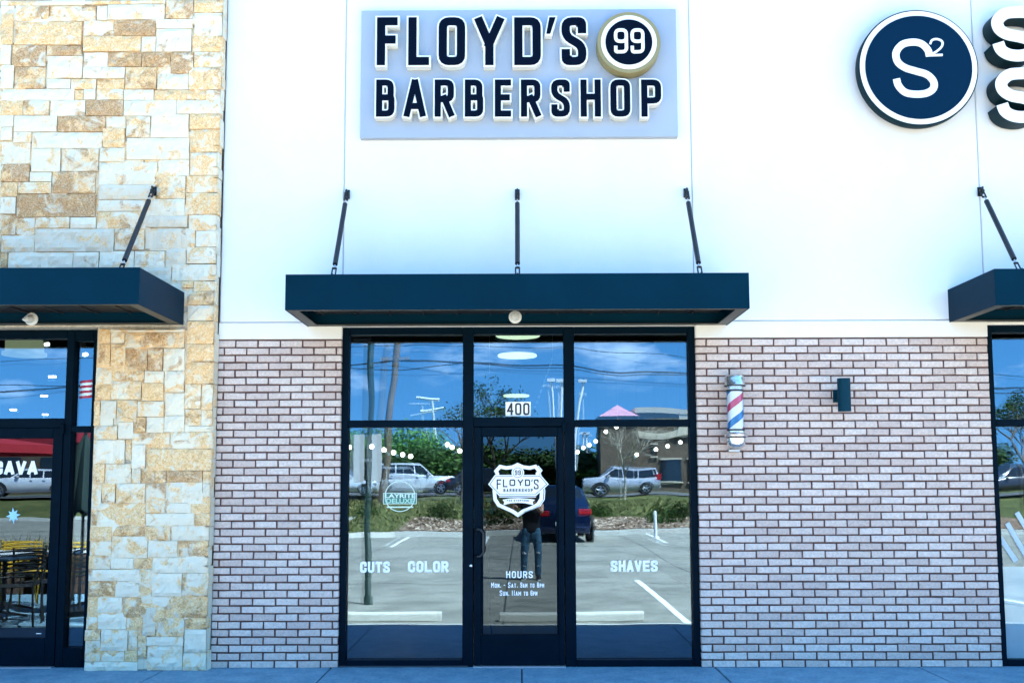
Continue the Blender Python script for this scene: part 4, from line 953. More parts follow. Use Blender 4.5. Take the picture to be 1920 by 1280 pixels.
# ------------------------------------------------------------------ reflected brick building with tower
BRK2 = ground_mat('far_brick', (.07, .05, .035), (.20, .145, .10), 1.2, 9, .3); TAN = mat('tan_stucco', (.62, .52, .38), .8, n=(.6, .1)); PINK = mat('pink_roof', (.62, .28, .34), .6, n=(3, .2))
DG = mat('dark_glass', (.01, .015, .02), .05, spec=.8)
dd = 62
def X(px): return M(px, 900, dd).x
yb = YG-dd
t = thing('brick_building', (X(1200), yb, .8), 'brown brick shop building with a pink hipped roof tower reflected in the right window', 'building')
zc = M(1180, 784, dd).z; za = M(1160, 758, dd).z
x0, x1 = X(1126), X(1198)
g = MB(); g.box(x0, x1, yb-3.4, yb, .5, zc); g.build('tower_wall', BRK2, t)
g = MB(); e = .25; g.add([(x0-e, yb-3.4-e, zc), (x1+e, yb-3.4-e, zc), (x1+e, yb+e, zc), (x0-e, yb+e, zc), ((x0+x1)/2, yb-1.7, za)], [(0, 1, 4), (1, 2, 4), (2, 3, 4), (3, 0, 4), (3, 2, 1, 0)]); g.build('roof', PINK, t)
g = MB(); g.box(x0-e, x1+e, yb-3.4-e, yb+e, zc-.22, zc-.01); g.build('eaves', SOFFIT, t)
xw = X(1330); zt = M(1280, 767, dd).z
g = MB(); g.box(x1+.01, xw+8, yb-8, yb-.4, .5, zt-.4); g.build('wing_wall', BRK2, t)
g = MB(); g.box(x1+.01, xw+8.2, yb-8.2, yb-.2, zt-.38, zt); zz = M(1260, 812, dd).z; g.box(x1+.012, xw+8, yb-.395, yb-.3, zz-.2, zz+.2); g.build('cornice', TAN, t)
g = MB(); g.box(X(1272), X(1272)+3, yb-.39, yb-.25, zz-.2, zt-.39); g.build('tan_panel', TAN, t)
for px, pw, z0, z1 in ((1226, 10, 850, 828), (1262, 40, 905, 858), (1310, 30, 905, 858)):
    a, b = M(px-pw/2, z0, dd-.2), M(px+pw/2, z1, dd-.2); g = MB(); g.box(a.x, b.x, yb-.39, yb-.33, a.z, b.z); wn = g.build('window', DG, t)
    g = MB(); g.box(a.x-.08, b.x+.08, yb-.39, yb-.28, b.z, b.z+.12); g.box(a.x-.08, b.x+.08, yb-.39, yb-.28, a.z-.1, a.z); g.build('window_trim', TAN, wn)
t = thing('far_building', (-26, YG-66, .8), 'long low brown building with red trim reflected in the restaurant door', 'building')
g = MB(); g.box(-40, -17, YG-75, YG-66, .5, 4.6); g.build('wall', BRK2, t)
g = MB(); g.box(-40.2, -16.8, YG-75.2, YG-65.8, 4.6, 5.4); g.build('red_fascia', mat('red_trim', (.38, .02, .03), .5), t)
g = MB()
for k in range(6): g.box(-39+k*3.6, -37+k*3.6, YG-66, YG-65.93, 1.2, 3.6)
g.build('window_row', DG, t)

# ------------------------------------------------------------------ cars
TYRE = mat('tyre', (.012, .012, .013), .8); RIM = mat('rim', (.45, .46, .48), .3, metal=.9); CG = mat('car_glass', (.012, .016, .02), .06, spec=.8)
def car(loc, rz, body, L_, W_, H_, roof, label, hood=.52, suv=0.0):
    """roof=(x windscreen foot, x roof front, x roof rear, x rear glass foot) along the length, front at +x"""
    t = thing('parked_car', loc, label, 'car', 'cars reflected in the shop windows', rz)
    OFF[t.name] = Vector((0, 0, 0)); OFF_ = t
    CM = mat('car_paint', body, .25, metal=.35, coat=.8)
    hl = L_/2; wr = H_*.205; belt = H_*.60; zb = H_*.15
    st = []   # stations: x, half width, bottom, side top(belt/hood), roof z, roof half width
    xs_ = [-hl, -hl+.06, -hl+.35, roof[3], roof[2], 0, roof[1], roof[0], hl-.55, hl-.12, hl]
    for x in xs_:
        e = (abs(x)/hl)**6; hw = W_/2*(1-.12*e)
        top = belt+(.03 if x < 0 else 0)
        if x > roof[0]: top = belt-(x-roof[0])/(hl-roof[0])*(belt-H_*hood)-(.10 if x > hl-.05 else 0)
        if x < roof[3]: top = belt+.02-(.12 if x < -hl+.02 else 0)
        if roof[2] <= x <= roof[1]: rz_ = H_-.02*abs(x); rw = W_/2*.74
        else: rz_ = top+.015; rw = hw*.88
        st.append((x, hw, zb+(.08 if abs(x) > hl-.1 else 0), top, rz_, rw))
    g = MB(); n = len(st); ring = []
    for x, hw, zl, tp, rz_, rw in st:
        half = [(0, zl), (hw*.86, zl), (hw*.98, zl+.12), (hw, (zl+tp)/2), (hw*.97, tp-.05), (hw*.92, tp), (rw, rz_-.06 if rz_ > tp+.1 else rz_-.008), (rw*.8, rz_), (0, rz_+.012)]
        ring.append([(x, y, z) for y, z in half]+[(x, -y, z) for y, z in half[-2:0:-1]])
    m_ = len(ring[0]); vs = [v for r_ in ring for v in r_]; fs = []
    for i in range(n-1):
        for k in range(m_): fs.append((i*m_+k, i*m_+(k+1) % m_, (i+1)*m_+(k+1) % m_, (i+1)*m_+k))
    fs += [tuple(range(m_)), tuple((n-1)*m_+k for k in range(m_-1, -1, -1))]
    g.add(vs, fs); g.build('body', CM, t, smooth=True)
    tpz = H_-.10; ins = .12
    rw = W_/2*.74; hwb = W_/2*.93
    def side(s):
        zb_, zt_ = belt+.02, H_-.09
        def pt(x, f): return (x, s*(hwb+(rw-hwb)*f+.012), zb_+(zt_-zb_)*f)
        a0, a1 = roof[0]-.18, roof[1]-.02; b0, b1 = roof[3]+.12, roof[2]+.05; mids = [b0+(a0-b0)*.38, b0+(a0-b0)*.68]
        for u0_, u1_, w0_, w1_ in ((b0, mids[0]-.04, b1, mids[0]-.04), (mids[0]+.04, mids[1]-.03, mids[0]+.04, mids[1]-.03), (mids[1]+.04, a0, mids[1]+.04, a1)):
            g = MB(); q = [pt(u0_, .08), pt(u1_, .08), pt(w1_, .92), pt(w0_, .92)]
            g.add(q+[(x, y-s*.03, z) for x, y, z in q], [(0, 1, 2, 3), (7, 6, 5, 4), (0, 4, 5, 1), (1, 5, 6, 2), (2, 6, 7, 3), (3, 7, 4, 0)]); g.build('side_window', CG, t)
    side(1); side(-1)
    def endglass(xf, xt, nm):
        o_ = .014 if xf > 0 else -.014
        g = MB(); q = [(xf-(xf-xt)*.08+o_, -hwb*.84, belt+.05), (xf-(xf-xt)*.08+o_, hwb*.84, belt+.05), (xt+(xf-xt)*.12+o_, rw*.86, H_-.065), (xt+(xf-xt)*.12+o_, -rw*.86, H_-.065)]
        g.add(q+[(x-3*o_, y, z-.02) for x, y, z in q], [(0, 1, 2, 3), (7, 6, 5, 4), (0, 4, 5, 1), (1, 5, 6, 2), (2, 6, 7, 3), (3, 7, 4, 0)]); g.build(nm, CG, t)
    endglass(roof[0], roof[1], 'windscreen'); endglass(roof[3], roof[2], 'rear_window')
    for sx in (-hl+.78, hl-.82):
        for s in (-1, 1):
            y = s*(W_/2-.09)
            g = MB(); g.lathe([(wr*.62, -.10), (wr*.97, -.10), (wr, -.07), (wr, .07), (wr*.97, .10), (wr*.62, .10)], (sx, y, wr), 'Y', 28); wh = g.build('wheel', TYRE, t, smooth=True)
            g = MB(); yo = y+s*.102
            g.lathe([(wr*.64, -.01), (wr*.64, .01)], (sx, y+s*.08, wr), 'Y', 24, 0)
            g.build('wheel_hub', TYRE, wh)
            g = MB()
            for k in range(5):
                a = k*2*math.pi/5+.3; g.tube([(sx, yo, wr), (sx+math.cos(a)*wr*.6, yo-s*.01, wr+math.sin(a)*wr*.6)], [.045, .035], 6)
            rr = [(sx+math.cos(k*math.pi/12)*wr*.62, yo-s*.01, wr+math.sin(k*math.pi/12)*wr*.62) for k in range(25)]; g.tube(rr, .02, 6)
            g.build('rim', RIM, wh)
            g = MB(); arc = [(sx+math.cos(a)*wr*1.14, s*(W_/2-.005), wr+math.sin(a)*wr*1.14) for a in [math.pi*k/12 for k in range(13)]]; g.tube(arc, .035, 6); g.build('wheel_arch', TYRE, t)
    RL = mat('tail_lamp', (.45, .01, .015), .2, coat=1); HLM = mat('head_lamp', (.6, .62, .65), .1, coat=1)
    for s in (-1, 1):
        ya = s*(W_/2-.26)
        g = MB(); g.box(-hl-.012, -hl+.25, ya-.2 if s > 0 else ya-.19, ya+.19 if s > 0 else ya+.2, belt-.2-suv*.0, belt-.04+suv*.25, 0, .02); g.build('taillight', RL, t)
        g = MB(); g.box(hl-.3, hl-.015, ya-.17, ya+.19, H_*hood-.16, H_*hood-.04, 0, .02); g.build('headlight', HLM, t)
        g = MB(); g.box(roof[0]-.42, roof[0]-.28, s*(W_/2+.02)-.08, s*(W_/2+.02)+.08, belt+.02, belt+.14, 0, .02); g.build('side_mirror', CM, t)
        g = MB()
        for xx in (roof[0]-1.15, roof[3]+1.0): g.box(xx, xx+.16, s*(W_/2+.004)-.012, s*(W_/2+.004)+.012, belt-.13, belt-.10)
        g.build('door_handle', CHROME, t)
    g = MB(); g.box(-hl-.03, -hl+.1, -W_/2+.14, W_/2-.14, zb+.02, zb+.22, 0, .03); g.build('rear_bumper', CM, t)
    g = MB(); g.box(-hl-.035, -hl-.028, -.26, .26, zb+.26, zb+.38); g.build('number_plate', mat('plate_blank', (.6, .62, .6), .5), t)
    g = MB(); g.box(hl-.06, hl-.004, -W_*.3, W_*.3, zb+.1, zb+.28, 0, .01); g.build('grille', TYRE, t)
    return t
c = M(1167, 930, 46); car((c.x, c.y, .92), R(180), (.50, .50, .54), 4.15, 1.8, 1.62, (1.25, .55, -1.75, -1.98), 'silver boxy hatchback on the road reflected in the right window', .60, 1)
c = M(768, 925, 48); car((c.x+.2, c.y, .92), R(-8), (.80, .81, .82), 4.8, 1.9, 1.72, (1.15, .35, -2.05, -2.3), 'white family van on the road reflected in the left window', .58, 1)
c = M(700, 925, 44.9); car((c.x-1.8, c.y, .92), R(4), (.72, .74, .76), 4.5, 1.8, 1.45, (1.0, .3, -1.2, -1.8), 'pale sedan behind the sign post reflected in the left window')
c = M(1056, 1000, 24); car((c.x-.15, YG-23.1, ZL), R(-91), (.003, .012, .045), 4.7, 1.80, 1.66, (1.1, .3, -1.2, -2.05), 'dark blue car parked nose in, reflected beside the door', .60)
c = M(900, 918, 48); car((c.x+.6, c.y, .92), R(0), (.02, .025, .035), 4.7, 1.85, 1.45, (1.0, .3, -1.2, -1.85), 'dark sedan on the road reflected left of the shield logo')
c = M(57, 915, 50); car((c.x, c.y, .92), R(160), (.78, .78, .79), 4.6, 1.85, 1.5, (1.0, .3, -1.3, -1.9), 'white car reflected below the lettering of the restaurant door')
c = M(1900, 912, 44); car((c.x, c.y, .92), R(175), (.05, .05, .06), 4.7, 1.85, 1.5, (1.0, .3, -1.3, -1.9), 'dark car under trees reflected in the far right window')

# ------------------------------------------------------------------ trees and shrubs
def leafmat(name, a, b):
    m = mat(name, a, .7, spec=.25); t = m.node_tree; k = t.nodes.new('ShaderNodeValToRGB'); g = t.nodes.new('ShaderNodeNewGeometry')
    k.color_ramp.elements[0].color = (*a, 1); k.color_ramp.elements[1].color = (*b, 1)
    t.links.new(g.outputs['Random Per Island'], k.inputs[0]); t.links.new(k.outputs[0], t.nodes['Principled BSDF'].inputs['Base Color']); return m
LF = [leafmat('foliage_dark', (.012, .035, .008), (.05, .10, .02)), leafmat('foliage_mid', (.02, .06, .012), (.09, .17, .03)), leafmat('foliage_bright', (.04, .13, .02), (.13, .30, .06))]
BARK = mat('bark', (.12, .09, .06), .9, n=(8, .4)); PBARK = mat('pale_bark', (.42, .36, .27), .9, n=(8, .3))
def tree_mesh(h, rw, n, leaf, seed, lm, base=.25):
    rd = random.Random(seed); g = MB(); tr_ = MB()
    lobes = [(Vector((rd.uniform(-.55, .55)*rw, rd.uniform(-.5, .5)*rw, h*(base+(1-base)*rd.uniform(.15, .85)))), rd.uniform(.3, .55)*rw) for _ in range(16)]
    pts = [Vector((0, 0, 0)), Vector((.02*h, 0, h*.3)), Vector((0, .02*h, h*.8))]; tr_.tube(pts, [h*.035, h*.025, h*.008], 8)
    for c, r_ in lobes[:9]: tr_.tube([Vector((0, 0, h*.28)), c*.6+Vector((0, 0, h*.1)), c], [h*.014, h*.009, h*.003], 5)
    for _ in range(n):
        c, r_ = rd.choice(lobes); d = Vector((rd.gauss(0, 1), rd.gauss(0, 1), rd.gauss(0, 1))).normalized()
        q = c+d*r_*(rd.random()**.35)*Vector((1, 1, .8)).length/1.62
        a = Vector((rd.gauss(0, 1), rd.gauss(0, 1), rd.gauss(0, .6))).normalized(); b = a.cross(d+Vector((0, 0, .3))).normalized(); s = leaf*rd.uniform(.6, 1.3)
        g.add([q-a*s-b*s*.5, q+a*s*.2-b*s*.9, q+a*s, q+b*s*.8], [(0, 1, 2, 3)])
    return g, tr_
protos = []
for i, (lm, h, rw, bs) in enumerate(((0, 6.2, 3.4, .1), (1, 6.8, 3.8, .12), (2, 9.0, 4.6, .2))):
    g, tr_ = tree_mesh(h, rw, 5200, .17, 11+i, lm, bs)
    a = g.build('crown', LF[lm], fix=False); b = tr_.build('trunk', BARK)
    protos.append((a, b))
used = [0, 0, 0]
def place_tree(k, x, y, z, s, lab, grp='trees reflected behind the road', zs=.55):
    t = thing('tree', (x, y, z), lab, 'tree', grp, random.uniform(0, 6)); t.scale = (s, s, s*zs*random.uniform(.9, 1.12))
    for o in protos[k]:
        if used[k]: o = o.copy(); COL.objects.link(o)
        o.parent = t
    used[k] = 1
pos = [(-27, 64, 0), (-22, 67, 1), (-17.5, 63, 0), (-13.5, 66, 1), (-9.8, 62, 0), (-6.4, 65, 0), (-3.4, 62, 1), (-.8, 66, 0), (2.0, 63, 0), (4.6, 67, 1), (7.4, 74, 0), (28, 58, 1), (32, 62, 0), (37, 56, 1), (42, 60, 0), (24, 72, 0)]
for x, r_, k in pos:
    side_ = 'left window' if x < -4 else 'door' if x < 3.5 else 'right window' if x < 20 else 'far right window'
    place_tree(k, x, YG-r_, .8, random.uniform(.86, 1.05), 'dense dark green tree beyond the road reflected in the '+side_)
for x, r_, s in ((-13.5, 96, 1.2), (-9.5, 98, 1.25), (-17.5, 100, 1.3), (-21.5, 97, 1.1)): place_tree(2, x, YG-r_, .8, s*.8, 'taller bright green tree rising behind the dark ones in the left window', 'bright green trees far beyond the road', .72)
def bare(loc, h, lab, seed, m, lv=6, spread=.55, leaves=0):
    rd = random.Random(seed); t = thing('bare_tree', loc, lab, 'tree'); g = MB(); tips = []
    def br(p, d, l, r_, k):
        q = p+d*l; g.tube([p, (p+q)/2+Vector((rd.uniform(-1, 1), rd.uniform(-1, 1), 0))*l*.05, q], [r_, r_*.85, r_*.65], 5 if k > 2 else 4, cap=False)
        if k <= 2: tips.append(q)
        if k == 0: return
        for _ in range(3 if k > 3 else 2):
            a = d+Vector((rd.gauss(0, spread), rd.gauss(0, spread), rd.gauss(0, spread*.5)+.12)); br(q, a.normalized(), l*rd.uniform(.62, .82), r_*.6, k-1)
    br(Vector(loc), Vector((0, 0, 1)), h*.26, h*.018, lv); g.build('trunk', m, t, fix=False)
    if leaves:
        f = MB()
        for q in tips:
            for _ in range(leaves):
                c = q+Vector((rd.gauss(0, .12), rd.gauss(0, .12), rd.gauss(0, .12))); a = Vector((rd.gauss(0, 1), rd.gauss(0, 1), rd.gauss(0, 1))).normalized(); b = a.orthogonal().normalized(); s = .07
                f.add([c-a*s, c+b*s*.6, c+a*s, c-b*s*.6], [(0, 1, 2, 3)])
        f.build('crown', LF[1], t, fix=False)
c = M(928, 950, 33); bare((c.x, c.y, .35), 6.2, 'thinly leaved young tree reflected in the door and transom', 4, BARK, 6, .42, 3)
c = M(1168, 930, 42); bare((c.x, c.y, .7), 5.2, 'pale bare tree in front of the reflected brick tower', 9, PBARK, 6, .6)
c = M(868, 930, 40); bare((c.x, c.y, .6), 6.0, 'bare leafless tree reflected at the edge of the left window', 15, BARK, 5, .5)
c = M(1925, 925, 36); bare((c.x, c.y, .5), 6.5, 'green leafy tree reflected in the far right window', 21, BARK, 6, .45, 5)
def shrub(px, r_, z, s, lab, seed, lm=0, n=420):
    rd = random.Random(seed); c = M(px, 950, r_); g = MB()
    for _ in range(n):
        d = Vector((rd.gauss(0, 1), rd.gauss(0, 1), abs(rd.gauss(0, 1)))).normalized()*s*rd.random()**.4
        q = Vector((c.x, c.y, z))+d*Vector((1, 1, .9)).length/1.7; a = Vector((rd.gauss(0, 1), rd.gauss(0, 1), rd.gauss(0, 1))).normalized(); b = a.orthogonal().normalized(); k = .055*rd.uniform(.6, 1.4)
        g.add([q-a*k, q+b*k*.6, q+a*k, q-b*k*.6], [(0, 1, 2, 3)])
    st = MB(); st.tube([(c.x, c.y, z-.1), (c.x+.02, c.y, z+s*.5)], .03, 6)
    t = thing('shrub', (c.x, c.y, z), lab, 'shrub', 'shrubs in the mulch bed'); g.build('foliage', LF[lm], t, fix=False); st.build('stem', BARK, t)
for i, (px, r_, s, lm, lab) in enumerate(((928, 27.5, .75, 0, 'round dark shrub on the mulch reflected in the door'), (1245, 28, .7, 1, 'green shrub on the mulch right of the marker post'), (1283, 28.5, .65, 0, 'dark shrub on the mulch at the edge of the right window'), (830, 29.5, .6, 0, 'low dark shrub on the grass reflected in the left window'), (1125, 30, .5, 1, 'small yellow green shrub beside the blue car reflection'), (690, 31, .6, 1, 'bushy shrub behind the sign post reflection'))):
    shrub(px, r_, .15 if r_ < 28.4 else .3, s, lab, 30+i, lm)
# loose grass over the bank
g = MB(); rd = random.Random(5)
for _ in range(9000):
    x = rd.uniform(-16, 16); d = rd.uniform(.3 if x < -4 else 4.4, min(16, wall_out(x)+44)); y = wall_out(x)-.3-d; z = bank_z(y, x); h = rd.uniform(.05, .15); a = rd.uniform(0, 6.3); dx, dy = math.cos(a)*.05, math.sin(a)*.05
    g.add([(x-dx, y-dy, z-.01), (x+dx, y+dy, z-.01), (x+dx*1.6+rd.uniform(-.08, .08), y+rd.uniform(-.08, .08), z+h)], [(0, 1, 2)])
tag(g.build('long_grass', leafmat('blades', (.05, .06, .012), (.26, .24, .08)), fix=False), kind='stuff')
g = MB()
for _ in range(5200):
    x = rd.uniform(-4.0, 12); d = rd.uniform(.05, 4.3); y = LOTY-.3-d; z = bank_z(y)+.055; s = rd.uniform(.025, .07); a, b = rd.uniform(0, 6.3), rd.uniform(-.5, .5)
    u, v = Vector((math.cos(a), math.sin(a), b))*s, Vector((-math.sin(a), math.cos(a), rd.uniform(-.4, .4)))*s*.5; c = Vector((x, y, z+.01))
    g.add([c-u-v, c+u-v, c+u+v, c-u+v], [(0, 1, 2, 3)])
tag(g.build('wood_chips', leafmat('chips', (.10, .05, .03), (.75, .60, .45)), fix=False), kind='stuff')

# ------------------------------------------------------------------ patio furniture left of the stone pier, mirrored in the restaurant glass
BM = mat('black_metal', (.012, .014, .016), .45); YM = mat('yellow_metal', (.62, .36, .02), .45); WT = mat('white_top', (.75, .75, .73), .4); BT = mat('navy_top', (.02, .05, .08), .4)
def patio_chair(m, lab, grp):
    t = thing('patio_chair', (0, 0, 0), lab, 'chair', grp); OFF[t.name] = Vector((0, 0, 0))
    g = MB()
    for k in range(8): g.box(-.22, .22, -.2+k*.052, -.2+k*.052+.034, .44, .452, 0, .002)
    g.build('seat', m, t)
    g = MB()
    for k in range(7):
        z = .52+k*.05; g.tube([(-.24, .20, z), (-.12, .25, z+.005), (.12, .25, z+.005), (.24, .20, z)], .012, 6)
    g.build('backrest', m, t)
    for s in (-1, 1):
        g = MB(); g.tube([(s*.25, -.24, 0), (s*.23, -.21, .44)], .012, 8); g.build('leg', m, t)
        g = MB(); g.tube([(s*.26, .27, 0), (s*.235, .2, .44), (s*.25, .21, .86)], .012, 8); g.build('leg', m, t)
        g = MB(); g.tube([(s*.235, -.21, .44), (s*.27, -.18, .64), (s*.27, .12, .66), (s*.25, .21, .64)], .011, 8); g.build('armrest', m, t)
    return t
def patio_table(m, lab):
    t = thing('patio_table', (0, 0, 0), lab, 'table', 'small square patio tables'); OFF[t.name] = Vector((0, 0, 0))
    g = MB(); g.box(-.36, .36, -.36, .36, .72, .745, 0, .005); g.build('tabletop', m, t)
    g = MB(); g.tube([(0, 0, .02), (0, 0, .72)], .03, 12); g.build('pedestal', BM, t)
    g = MB()
    for k in range(4):
        a = k*math.pi/2+.78; g.tube([(0, 0, .1), (.34*math.cos(a), .34*math.sin(a), .02)], .016, 6)
    g.build('foot', BM, t); return t
bcg, ycg = 'black slatted patio chairs', 'yellow slatted patio chairs'
bch = patio_chair(BM, 'black slatted patio chair reflected lowest in the restaurant door', bcg)
def setp(o, px, r_, rz): c = M(px, 1000, r_); o.location = (c.x, c.y, ZS); o.rotation_euler.z = rz
setp(bch, 38, 2.7, 2.9)
for px, r_, rz, lb in ((88, 3.2, 1.9, 'black patio chair reflected at the right edge of the door glass'), (-60, 2.9, -2.6, 'black patio chair beyond the left edge of the photo'), (195, 3.0, 2.2, 'black patio chair reflected at the narrow side window')):
    o = copy_tree(bch); o['label'] = lb; setp(o, px, r_, rz)
ych = patio_chair(YM, 'yellow slatted patio chair reflected behind the white table', ycg); setp(ych, 22, 4.7, 3.3)
for px, r_, rz, lb in ((64, 4.5, 2.2, 'yellow patio chair turned sideways reflected in the middle of the restaurant door'), (152, 4.2, 2.9, 'yellow patio chair reflected in the narrow side window')):
    o = copy_tree(ych); o['label'] = lb; setp(o, px, r_, rz)
tb = patio_table(BT, 'dark topped patio table beside the black chairs'); setp(tb, 6, 3.2, .1)
for px, r_, lb in ((18, 4.0, 'white topped patio table reflected in the restaurant door'), (168, 4.1, 'white topped patio table reflected in the narrow side window')):
    o = copy_tree(tb); o['label'] = lb; setp(o, px, r_, .15)
    for ch in o.children:
        if ch.name.startswith('tabletop'): ch.data = ch.data.copy(); ch.data.materials[0] = WT
for i, (px, lb) in enumerate(((20, 'brown planter box with spiky grass behind the yellow chairs'), (160, 'brown planter box with spiky grass seen in the narrow side window'))):
    c = M(px, 1000, 6.2); t = thing('planter', (c.x, c.y, ZS), lb, 'planter', 'brown planter boxes at the patio edge'); OFF[t.name] = Vector((0, 0, 0))
    MB().box(-.75, .75, -.25, .25, 0, .55, 0, .01).build('planter_box', mat('planter_brown', (.12, .06, .04), .7, n=(4, .3)), t)
    g = MB(); rd = random.Random(i)
    for _ in range(90):
        x, y = rd.uniform(-.7, .7), rd.uniform(-.2, .2); a = rd.uniform(0, 6.3); l = rd.uniform(.2, .45); d = Vector((math.cos(a)*.6, math.sin(a)*.6, 1)).normalized()*l
        g.add([(x-.01, y, .54), (x+.01, y, .54), (x+d.x, y+d.y, .54+d.z)], [(0, 1, 2)])
    g.build('grass_tuft', leafmat('tuft', (.10, .10, .03), (.35, .30, .12)), t, fix=False)
# umbrellas
c = M(35, 846, 8.0); t = thing('red_umbrella', (c.x-1.0, c.y, ZS), 'open red patio umbrella reflected above the lettering of the restaurant door', 'umbrella')
g = MB(); n = 8; zc = M(35, 846, 8).z; vs = [(c.x-1.0, c.y, zc+.32)]
for k in range(n): a = k*2*math.pi/n; vs += [(c.x-1.0+1.75*math.cos(a), c.y+1.75*math.sin(a), zc+.10), (c.x-1.0+1.77*math.cos(a), c.y+1.77*math.sin(a), zc-.04)]
fs = []
for k in range(n): a, b = 1+2*k, 1+2*((k+1) % n); fs += [(0, b, a), (a, b, b+1, a+1)]
g.add(vs, fs); g.build('canopy_cloth', mat('red_cloth', (.42, .015, .025), .7), t, fix=False)
g = MB(); g.tube([(c.x-1.0, c.y, ZS), (c.x-1.0, c.y, zc+.36)], .025, 10); g.build('pole', BM, t)
c = M(150, 900, 3.6); t = thing('closed_umbrella', (c.x-.02, c.y, ZS), 'dark green closed patio umbrella reflected in the narrow side window', 'umbrella')
g = MB(); z0, z1 = M(150, 962, 3.6).z, M(150, 815, 3.6).z; pr2 = []
n = 20; vs = []; rows = 8
for j in range(rows+1):
    f = j/rows
    for k in range(n):
        a = 2*math.pi*k/n; r_ = (.20*(1-f)**.7+.02)*(1+.22*math.cos(5*a))*(1.0 if j else .9); z = z0+(z1-z0)*f+(.06*math.cos(5*a) if j == 0 else 0)
        vs.append((c.x+.05+r_*math.cos(a), c.y+r_*math.sin(a), z))
g.add(vs, [(j*n+k, j*n+(k+1) % n, (j+1)*n+(k+1) % n, (j+1)*n+k) for j in range(rows) for k in range(n)]); g.build('folded_cloth', mat('green_cloth', (.012, .03, .025), .8), t, smooth=True)
g = MB(); g.tube([(c.x+.05, c.y, ZS), (c.x+.05, c.y, z1+.05)], .02, 10); g.lathe([(.22, 0), (.22, .06)], (c.x+.05, c.y, ZS), 'Z', 20); g.build('pole', BM, t)
# small red and white flag
c = M(168, 700, 20); t = thing('striped_flag', (c.x+.3, c.y, 0), 'small red and white striped flag reflected in the upper side window', 'flag')
zt_, zb_ = M(168, 708, 20).z, M(168, 742, 20).z
g = MB(); nn = 7
for k in range(nn):
    za_, zb2 = zt_-(zt_-zb_)*k/nn, zt_-(zt_-zb_)*(k+1)/nn; pts = [(c.x+.28-.09*j, c.y+.03*math.sin(j*1.7)) for j in range(7)]
    g.add([(x, y, za_-.03*j*.4) for j, (x, y) in enumerate(pts)]+[(x, y, zb2-.03*j*.4) for j, (x, y) in enumerate(pts)], [(j, j+1, 8+j, 7+j) for j in range(6)], k % 2)
g.build('flag_cloth', [mat('flag_red', (.45, .02, .04), .7), WHITE], t, fix=False)
g = MB(); g.tube([(c.x+.3, c.y, ZL), (c.x+.3, c.y, zt_+.3)], .03, 8); g.build('flag_pole', PW, t)

# ------------------------------------------------------------------ the person taking the photograph, mirrored in the door
SKIN = mat('skin', (.50, .29, .20), .5, n=(12, .1)); JEAN = mat('denim', (.02, .09, .19), .85, n=(9, .7, (.10, .26, .40))); SHIRT = mat('shirt', (.006, .007, .012), .9, n=(8, .3)); HAIR = mat('hair', (.02, .014, .01), .6); SHOE = mat('shoe', (.01, .01, .012), .6)
pb = M(995, 1000, 9.55); px_, py_ = pb.x, pb.y
per = thing('person', (px_, py_, ZL), 'standing person in a black t-shirt, ripped blue jeans and dark sneakers holding up a phone', 'person')
OFF[per.name] = Vector((0, 0, 0))
def skin(name, chains, m, parent, sub=2):
    """chains: lists of (co, radius); equal coordinates are shared"""
    vs, es, rs, key = [], [], [], {}
    def vid(c, r_):
        k = tuple(round(q, 4) for q in c)
        if k not in key: key[k] = len(vs); vs.append(c); rs.append(r_)
        return key[k]
    for ch in chains:
        prev = None
        for c, r_ in ch:
            i = vid(c, r_)
            if prev is not None: es.append((prev, i))
            prev = i
    me = bpy.data.meshes.new(name); me.from_pydata(vs, es, []); o = bpy.data.objects.new(name, me); COL.objects.link(o)
    md = o.modifiers.new('s', 'SKIN'); md.use_smooth_shade = True; me.skin_vertices or None
    bpy.context.view_layer.objects.active = o
    if not me.skin_vertices:
        me.attributes.new  # layer is made by the modifier below
    for i, r_ in enumerate(rs):
        me.skin_vertices[0].data[i].radius = (r_, r_) if not isinstance(r_, tuple) else r_
    me.skin_vertices[0].data[0].use_root = True
    ss = o.modifiers.new('u', 'SUBSURF'); ss.levels = sub; ss.render_levels = sub
    dg = bpy.context.evaluated_depsgraph_get(); nm = bpy.data.meshes.new_from_object(o.evaluated_get(dg))
    bpy.data.objects.remove(o); nm.materials.clear(); nm.materials.append(m); nm.name = name
    for p in nm.polygons: p.use_smooth = True
    q = bpy.data.objects.new(name, nm); COL.objects.link(q); q.parent = parent; OFF[q.name] = Vector((0, 0, 0)); return q
